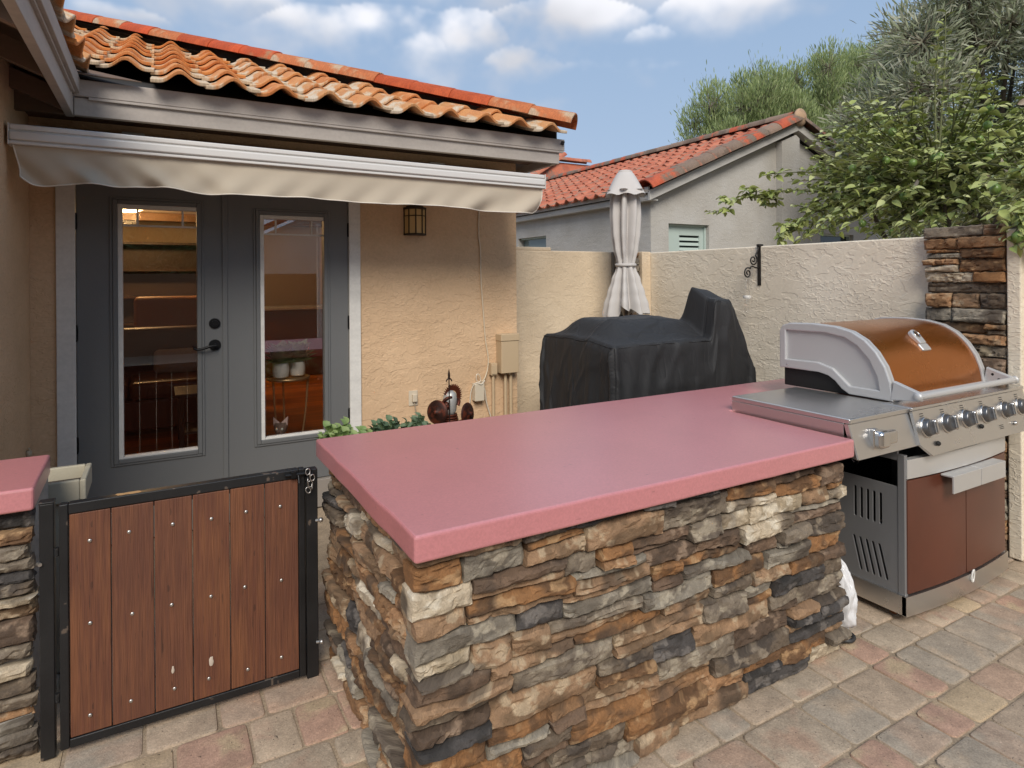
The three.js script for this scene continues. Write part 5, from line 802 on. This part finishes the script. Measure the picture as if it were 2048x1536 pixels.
// bushy trees farther off: limbs, twigs and thousands of small leaves in clumps
function bushTree(name, label, [x, y0, z], trunkH, clumps, leafGeo, mats, perClump, opt = {}) {
  const t = thing(name, label, 'tree', [x, 0, z]), r = rng(opt.seed ?? 1), O = V(x, 0, z), list = [], twig = [], fork = V(0, trunkH, 0);
  part(t, 'trunk', limb(V(0, y0, 0), fork, opt.r ?? 0.16, (opt.r ?? 0.16) * 0.7, 0.2, r).g, bark);
  clumps.forEach(([cx, cy, cz, rx, ry, up], k) => {
    const c = V(cx, cy, cz).sub(O); if (k % 2 === 0) part(t, 'branch', limb(fork, c, 0.06, 0.018, 0.5, r).g, bark);
    for (let q = 0; q < perClump; q++) {
      const a = r() * 6.283, e = Math.asin(r() * 2 - 1), R = Math.pow(0.15 + 0.85 * r(), 0.5) * (r() < 0.14 ? 1 + r() * 0.7 : 1), d = V(Math.cos(a) * Math.cos(e), Math.sin(e), Math.sin(a) * Math.cos(e)), p = c.clone().add(V(d.x * rx * R, d.y * ry * R, d.z * rx * R));
      const out = d.clone().multiplyScalar(0.8).add(V(0, up, 0)).add(V((r() - 0.5) * 0.9, (r() - 0.5) * 0.9, (r() - 0.5) * 0.9));
      if (q % 22 === 0) twig.push(rod(c.toArray(), p.toArray(), 0.012, 0.003, 4)); list.push(leafMatrix(p, out, r() * 6, (0.6 + r() * 0.9) * (opt.size ?? 1)));
    }
  });
  part(t, 'twig', twig, std({ roughness: 0.95, color: new THREE.Color().setRGB(0.16, 0.14, 0.10) })).userData.kind = 'stuff';
  mats.forEach((m, k) => { const ms = list.filter((_, i) => i % mats.length === k), im = new THREE.InstancedMesh(leafGeo, m, ms.length); im.name = 'crown'; im.userData.kind = 'stuff'; ms.forEach((q, i) => im.setMatrixAt(i, q)); im.instanceMatrix.needsUpdate = true; t.add(im); });
  return t;
}
{
  const r = rng(61), A = [];
  for (let k = 0; k < 120; k++) { const a = r() * 6.283, e = r() * 2.1 - 0.9, R = Math.cbrt(0.25 + 0.75 * r()); A.push([9.9 + Math.cos(a) * Math.cos(e) * 1.95 * R, 3.75 + Math.sin(e) * 1.85 * R, -4.1 + Math.sin(a) * Math.cos(e) * 1.6 * R, 0.40, 0.36, 0.25]); }
  bushTree('grey_green_tree', 'dense grey green tree with fine leaves towering behind the lime tree', [9.9, 0, -4.2], 1.9, A, slimLeaf, [leafMat(0.33, 0.36, 0.22, 0.3), leafMat(0.40, 0.42, 0.29, 0.3), leafMat(0.26, 0.30, 0.17, 0.3), leafMat(0.45, 0.45, 0.34, 0.3)], 560, { seed: 7, size: 0.85 });
  const B = [], topAt = (x) => x < 15 ? lerp(6.4, 7.1, (x - 14.4) / 0.6) : x < 18 ? lerp(7.1, 7.5, (x - 15) / 3) : lerp(7.5, 9.0, (x - 18) / 4);
  for (let x = 14.5; x < 23.4; x += 0.42) { const top = topAt(x) + (r() - 0.5) * 1.1; for (let y = top; y > 3.2; y -= 0.55) B.push([x + (r() - 0.5) * 0.7, y, -13 + (r() - 0.5) * 2.2, 0.42 + r() * 0.25, 0.5 + r() * 0.4, 1.5]); }
  bushTree('feathery_tree', 'bright green feathery tree with wispy tops behind the grey gable', [17.8, 0, -13], 2.6, B, slimLeaf, [leafMat(0.26, 0.33, 0.12, 0.3), leafMat(0.33, 0.39, 0.16, 0.3), leafMat(0.20, 0.27, 0.09, 0.3)], 1000, { seed: 8, size: 1.05, r: 0.25 });
}

// ================================================================ things in the room
const leather = phys({ roughness: 0.42, color: new THREE.Color().setRGB(0.15, 0.055, 0.03), bumpMap: speck, bumpScale: 0.002 });
{
  const lamp = thing('ceiling_lamp', 'round lit ceiling lamp glowing through the left door glass', 'lamp', [-0.30, 2.53, -9.1]);
  part(lamp, 'shade', lathe([[0, -0.075], [0.09, -0.068], [0.15, -0.04], [0.17, -0.005], [0, -0.005]], 32), phys({ roughness: 0.6, color: 0xfff0d8, emissive: new THREE.Color().setRGB(1, 0.72, 0.36), emissiveIntensity: 1.6 }));
  part(lamp, 'rim', lathe([[0.165, -0.012], [0.178, -0.01], [0.178, 0], [0.165, 0]], 32), bronze);
  const bulb = new THREE.PointLight(new THREE.Color().setRGB(1, 0.60, 0.26), 2.2); bulb.position.set(-0.30, 2.42, -9.1); bulb.castShadow = true; bulb.shadow.radius = 6; scene.add(bulb);
  const s = thing('leather_sofa', 'brown leather sofa seen through the left door glass', 'sofa', [-0.1, 0.18, -7.0]);
  part(s, 'base', box(-1.0, 0.75, 0.06, 0.34, -0.45, 0.42, 0.03), leather); for (const x of [-0.98, -0.13]) part(s, 'seat_cushion', box(x, x + 0.84, 0.34, 0.5, -0.3, 0.44, 0.05), leather);
  part(s, 'backrest', box(-1.0, 0.75, 0.34, 0.95, -0.48, -0.24, 0.07), leather); for (const x of [-1.2, 0.72]) part(s, 'armrest', box(x, x + 0.22, 0.06, 0.66, -0.48, 0.44, 0.05), leather); for (const [x, z] of [[-1.0, 0.35], [0.8, 0.35], [-1.0, -0.4], [0.8, -0.4]]) part(s, 'foot', box(x, x + 0.06, 0, 0.062, z - 0.03, z + 0.03, 0.005), bronze);
  single('white_cushion', new RoundedBoxGeometry(0.40, 0.24, 0.12, 4, 0.055).rotateX(-0.35), std({ roughness: 0.9, color: new THREE.Color().setRGB(0.6, 0.55, 0.5) }), 'white cushion lying on the leather sofa', 'cushion', [0.16, 0.80, -7.12]);
  const bk = thing('bookcase', 'tall dark wood bookcase against the far wall, seen through the left door glass', 'bookcase', [-0.25, 0.18, -10.68]), walnut = std({ roughness: 0.5, color: new THREE.Color().setRGB(0.07, 0.035, 0.02) });
  for (const x of [-1.25, 1.21]) part(bk, 'side', box(x, x + 0.04, 0, 2.0, -0.2, 0.2, 0.004), walnut); part(bk, 'back', box(-1.21, 1.21, 0.02, 1.98, -0.2, -0.18, 0), walnut); for (let q = 0; q < 6; q++) part(bk, 'shelf', box(-1.208, 1.208, q * 0.39, q * 0.39 + 0.035, -0.178, 0.195, 0.003), walnut);
  const ac = thing('armchair', 'high backed tan leather armchair behind the sofa, seen through the left door glass', 'armchair', [0.12, 0.18, -8.1]), tanHide = phys({ roughness: 0.5, color: new THREE.Color().setRGB(0.33, 0.15, 0.05), bumpMap: speck, bumpScale: 0.002 });
  part(ac, 'seat', box(-0.36, 0.36, 0.14, 0.46, -0.36, 0.38, 0.05), tanHide); part(ac, 'backrest', box(-0.36, 0.36, 0.4, 1.24, -0.42, -0.24, 0.06), tanHide); for (const x of [-0.46, 0.32]) part(ac, 'armrest', box(x, x + 0.14, 0.12, 0.64, -0.38, 0.38, 0.04), tanHide); for (const [x, z] of [[-0.4, 0.3], [0.36, 0.3], [-0.4, -0.34], [0.36, -0.34]]) part(ac, 'leg', box(x, x + 0.05, 0, 0.14, z, z + 0.05, 0.004), bronze);
  const c = thing('side_table', 'small dark wood table in front of the leather sofa', 'table', [0.42, 0.18, -6.15]); const dk = std({ roughness: 0.4, color: new THREE.Color().setRGB(0.04, 0.018, 0.012) });
  part(c, 'table_top', box(-0.3, 0.3, 0.44, 0.47, -0.25, 0.25, 0.006), dk); for (const [x, z] of [[-0.27, -0.22], [0.23, -0.22], [-0.27, 0.18], [0.23, 0.18]]) part(c, 'leg', box(x, x + 0.04, 0, 0.44, z, z + 0.04, 0.003), dk); part(c, 'shelf', box(-0.26, 0.26, 0.12, 0.14, -0.2, 0.2, 0.003), dk);
  const k = thing('kitchen_island', 'brown wooden kitchen island with white top seen through the right door glass', 'island', [1.35, 0.18, -9.9]);
  part(k, 'front_panel', box(-0.9, 0.9, 0, 0.98, -0.3, 0.3, 0.01), std({ roughness: 0.5, color: new THREE.Color().setRGB(0.15, 0.05, 0.025) })); part(k, 'top', box(-0.95, 0.95, 0.982, 1.02, -0.36, 0.36, 0.008), std({ roughness: 0.3, color: new THREE.Color().setRGB(0.6, 0.6, 0.6) }));
  for (const [n, x] of [[0, 0.82], [1, 0.98]]) { const m = thing('mug', n ? 'tan mug with its handle outward, nearer the island middle' : 'tan mug at the end of the white island top', 'mug', [x, 1.2, -9.7], 0, 'mugs on the island'); part(m, 'cup', lathe([[0, 0], [0.045, 0], [0.05, 0.01], [0.05, 0.12], [0.044, 0.12], [0.044, 0.014], [0, 0.012]], 20), std({ roughness: 0.4, color: new THREE.Color().setRGB(0.36, 0.24, 0.12) })); part(m, 'handle', new THREE.TorusGeometry(0.032, 0.008, 8, 18, 3.3).rotateZ(-1.65).translate(0.048, 0.062, 0), std({ roughness: 0.4, color: new THREE.Color().setRGB(0.36, 0.24, 0.12) })); }
  // plant stand with two pots just inside the right door
  const brass = std({ roughness: 0.35, metalness: 0.8, color: new THREE.Color().setRGB(0.52, 0.34, 0.17) }), st = thing('plant_stand', 'slim brass plant stand with round top behind the right door glass', 'plant stand', [0.875, 0.18, -5.05]);
  part(st, 'top', lathe([[0, 0.655], [0.15, 0.655], [0.158, 0.66], [0.158, 0.672], [0.152, 0.676], [0.15, 0.667], [0, 0.667]], 32), brass); for (let i = 0; i < 3; i++) { const a = [2.6, 0.4, 4.6][i]; part(st, 'leg', tube([[Math.cos(a) * 0.145, 0.66, Math.sin(a) * 0.145], [Math.cos(a) * 0.125, 0.4, Math.sin(a) * 0.125], [Math.cos(a) * 0.085, 0.12, Math.sin(a) * 0.085], [Math.cos(a) * 0.075, 0.0, Math.sin(a) * 0.075]], 0.0075, 18, 8), brass); } part(st, 'ring', new THREE.TorusGeometry(0.077, 0.006, 8, 28).rotateX(Math.PI / 2).translate(0, 0.012, 0), brass);
  const glaze = phys({ roughness: 0.35, color: new THREE.Color().setRGB(0.62, 0.58, 0.52), clearcoat: 0.3 }), fleshy = sheet(4, 6, (i, j) => { const a = i * 2 - 1, w = 0.033 * Math.sin(Math.PI * Math.pow(clamp(j, 0.03, 1), 0.6)); return [a * w, a * a * w * 0.3 - 0.012 * j * j, j * 0.085]; }), green = [leafMat(0.16, 0.24, 0.10, 0.1), leafMat(0.22, 0.31, 0.13, 0.1)];
  for (const [n, x, z, s] of [[0, 0.815, -5.02, 1.0], [1, 0.945, -5.07, 1.08]]) {
    const p = thing('white_pot', n ? 'smaller looking white plant pot at the far side of the stand' : 'white plant pot nearest the door glass on the stand', 'plant pot', [x, 0.856, z], 0, 'pots on the brass stand'); p.scale.setScalar(s === 1 ? 1 : 0.98); part(p, 'pot', lathe([[0, 0], [0.046, 0], [0.056, 0.01], [0.061, 0.05], [0.06, 0.112], [0.054, 0.114], [0.053, 0.09], [0, 0.088]], 28), glaze); part(p, 'soil', new THREE.CylinderGeometry(0.054, 0.054, 0.006, 20).translate(0, 0.096, 0), soilMat);
    const pl = thing('pot_plant', n ? 'dark fleshy succulent growing in the far white pot' : 'dark spiky succulent growing in the near white pot', 'succulent', [x, 0.95, z], 0, 'succulents on the stand'), r = rng(700 + n); for (let q = 0; q < 46; q++) { const a = q * 2.4, h = q / 46, R = 0.03 * (1 - h * 0.5); part(pl, 'leaf', fleshy, green[q % 2]).applyMatrix4(leafMatrix(V(Math.cos(a) * R, h * 0.085 * s, Math.sin(a) * R), V(Math.cos(a), 0.45 + h * 1.2, Math.sin(a)), 0, 1.2 + r() * 0.5)); }
  }
}
// the cat at the glass
{
  const N = 72, S = 0.30, mc = new MarchingCubes(N, std({}), false, false, 60000), r3 = (a, b, c) => V(a, b, c), sm = (a, b, k) => { const h = clamp(0.5 + 0.5 * (b - a) / k); return lerp(b, a, h) - k * h * (1 - h); };
  const cap = (p, a, b, ra, rb) => { const ab = b.clone().sub(a), t = clamp(p.clone().sub(a).dot(ab) / ab.lengthSq()); return p.distanceTo(a.clone().addScaledVector(ab, t)) - lerp(ra, rb, t); };
  const bones = [[[0, 0.10, -0.07], [0, 0.19, 0.0], 0.075, 0.055], [[0, 0.19, 0.0], [0, 0.265, 0.035], 0.05, 0.03], [[0, 0.325, 0.045], [0, 0.322, 0.06], 0.045, 0.042], [[0, 0.305, 0.07], [0, 0.302, 0.096], 0.026, 0.016], [[0.03, 0.2, 0.03], [0.028, 0.02, 0.06], 0.03, 0.016], [[-0.03, 0.2, 0.03], [-0.028, 0.02, 0.06], 0.03, 0.016], [[0.028, 0.018, 0.06], [0.028, 0.014, 0.085], 0.017, 0.014], [[-0.028, 0.018, 0.06], [-0.028, 0.014, 0.085], 0.017, 0.014], [[0.06, 0.07, -0.06], [0.065, 0.03, 0.03], 0.06, 0.028], [[-0.06, 0.07, -0.06], [-0.065, 0.03, 0.03], 0.06, 0.028], [[0.06, 0.02, -0.13], [0.12, 0.016, 0.02], 0.014, 0.009], [[0.028, 0.352, 0.045], [0.052, 0.408, 0.042], 0.02, 0.005], [[-0.028, 0.352, 0.045], [-0.052, 0.408, 0.042], 0.02, 0.005]].map(([a, b, ra, rb]) => [r3(...a), r3(...b), ra, rb]);
  const C = V(0, 0.205, -0.01), half = 0.25; mc.isolation = 0;
  for (let k = 0; k < N; k++) for (let j = 0; j < N; j++) for (let i = 0; i < N; i++) { const p = V((i - N / 2) / (N / 2) * half, (j - N / 2) / (N / 2) * half, (k - N / 2) / (N / 2) * half).add(C); let d = 1; for (const [a, b, ra, rb] of bones) d = sm(d, cap(p, a, b, ra, rb), 0.018); mc.field[k * N * N + j * N + i] = -d; }
  mc.update(); const n = mc.count, pos = new Float32Array(n * 3), nor = new Float32Array(n * 3), col = new Float32Array(n * 3);
  for (let i = 0; i < n; i++) { for (let c = 0; c < 3; c++) { pos[i * 3 + c] = mc.positionArray[i * 3 + c] * half + C.getComponent(c); nor[i * 3 + c] = mc.normalArray[i * 3 + c]; } const y = pos[i * 3 + 1], z = pos[i * 3 + 2], mask = y > 0.27 && z > 0.05 ? 1 : y > 0.35 ? 0.7 : 0, leg = y < 0.06 ? 0.7 : 0, k = Math.max(mask, leg); col[i * 3] = lerp(0.34, 0.10, k); col[i * 3 + 1] = lerp(0.28, 0.07, k); col[i * 3 + 2] = lerp(0.23, 0.055, k); }
  const g = new THREE.BufferGeometry(); g.setAttribute('position', new THREE.BufferAttribute(pos, 3)); g.setAttribute('normal', new THREE.BufferAttribute(nor, 3)); g.setAttribute('color', new THREE.BufferAttribute(col, 3));
  const cat = thing('cat', 'small pale cat with dark mask sitting inside the right door glass', 'cat', [0.80, 0.18, -4.90], -0.35); part(cat, 'body', g, std({ roughness: 0.9, vertexColors: true }));
  const ear = (s) => { const q = new THREE.ConeGeometry(0.026, 0.062, 14, 1, true).scale(1, 1, 0.35).rotateZ(-0.42 * s).translate(0.04 * s, 0.388, 0.052); return q; }; for (const s of [-1, 1]) part(cat, 'ear', ear(s), std({ roughness: 0.8, side: THREE.DoubleSide, color: new THREE.Color().setRGB(0.42, 0.30, 0.26) }));
  for (const s of [-1, 1]) part(cat, 'eye', new THREE.SphereGeometry(0.0095, 10, 8).translate(0.019 * s, 0.331, 0.0955), phys({ roughness: 0.1, color: new THREE.Color().setRGB(0.45, 0.5, 0.42) })); part(cat, 'nose', new THREE.SphereGeometry(0.006, 8, 6).translate(0, 0.312, 0.113), std({ color: new THREE.Color().setRGB(0.05, 0.03, 0.03) }));
}

// ================================================================ behind the photographer: what the door glass mirrors
{
  const w = thing('rear_garden_wall', 'brown wall across the yard, mirrored in the door glass', 'wall'); part(w, 'wall', box(-9, 9, -0.02, 1.75, 6.4, 6.6, 0.01), stucco(0x7c6650, 39, 0.006));
  const h = thing('mirrored_house', 'pale gabled house mirrored in the right door glass', 'house'); const pale = stucco(0xe6e0d4, 40, 0.004);
  part(h, 'wall', metric(extrude([[2.2, 0], [8.4, 0], [8.4, 2.7], [5.3, 4.2], [2.2, 2.7]], 0.2).translate(0, 0, 11)), pale); part(h, 'side_wall', box(2.2, 2.4, 0, 2.7, 11.2, 18, 0), pale);
  part(h, 'roof', [board([[1.8, 2.65, 10.6], [5.3, 4.35, 10.6], [5.3, 4.35, 18], [1.8, 2.65, 18]], 0.12), board([[5.3, 4.35, 10.6], [8.8, 2.65, 10.6], [8.8, 2.65, 18], [5.3, 4.35, 18]], 0.12)], redClay[1]); part(h, 'window', box(4.6, 5.8, 1.2, 2.3, 10.985, 10.997, 0), phys({ roughness: 0.1, color: new THREE.Color().setRGB(0.04, 0.04, 0.05) }));
  const post = thing('patio_post', 'white patio post mirrored in the right door glass', 'post', [2.55, 0, 2.4]); part(post, 'shaft', box(-0.05, 0.05, 0, 2.6, -0.05, 0.05, 0.006), whitePaint); part(post, 'foot', box(-0.08, 0.08, 0, 0.06, -0.08, 0.08, 0.006), whitePaint);
  const r = rng(91);
  [[-4.4, 9.5], [-0.9, 10.2], [-8, 8.6]].forEach(([x, z], n) => { const A = []; for (let k = 0; k < 44; k++) { const a = r() * 6.283, e = r() * 2.4 - 1.2, R = Math.cbrt(0.2 + 0.8 * r()); A.push([x + Math.cos(a) * Math.cos(e) * 2.3 * R, 2.9 + Math.sin(e) * 1.7 * R, z + Math.sin(a) * Math.cos(e) * 1.6 * R, 0.8, 0.7, 0.3]); } bushTree('mirrored_tree', ['middle dark tree across the yard, mirrored in the left door glass', 'dark tree nearest the pale house, mirrored in the door glass', 'outermost dark tree across the yard behind the photographer'][n], [x, 0, z], 1.5, A, slimLeaf, [leafMat(0.20, 0.28, 0.10, 0.35), leafMat(0.26, 0.34, 0.14, 0.35)], 480, { seed: 70 + n, size: 2.6 }); });
}

// ================================================================ finish
scene.traverse((o) => { if (o.isMesh) { o.castShadow = true; o.receiveShadow = true; } });
renderer.render(scene, camera);
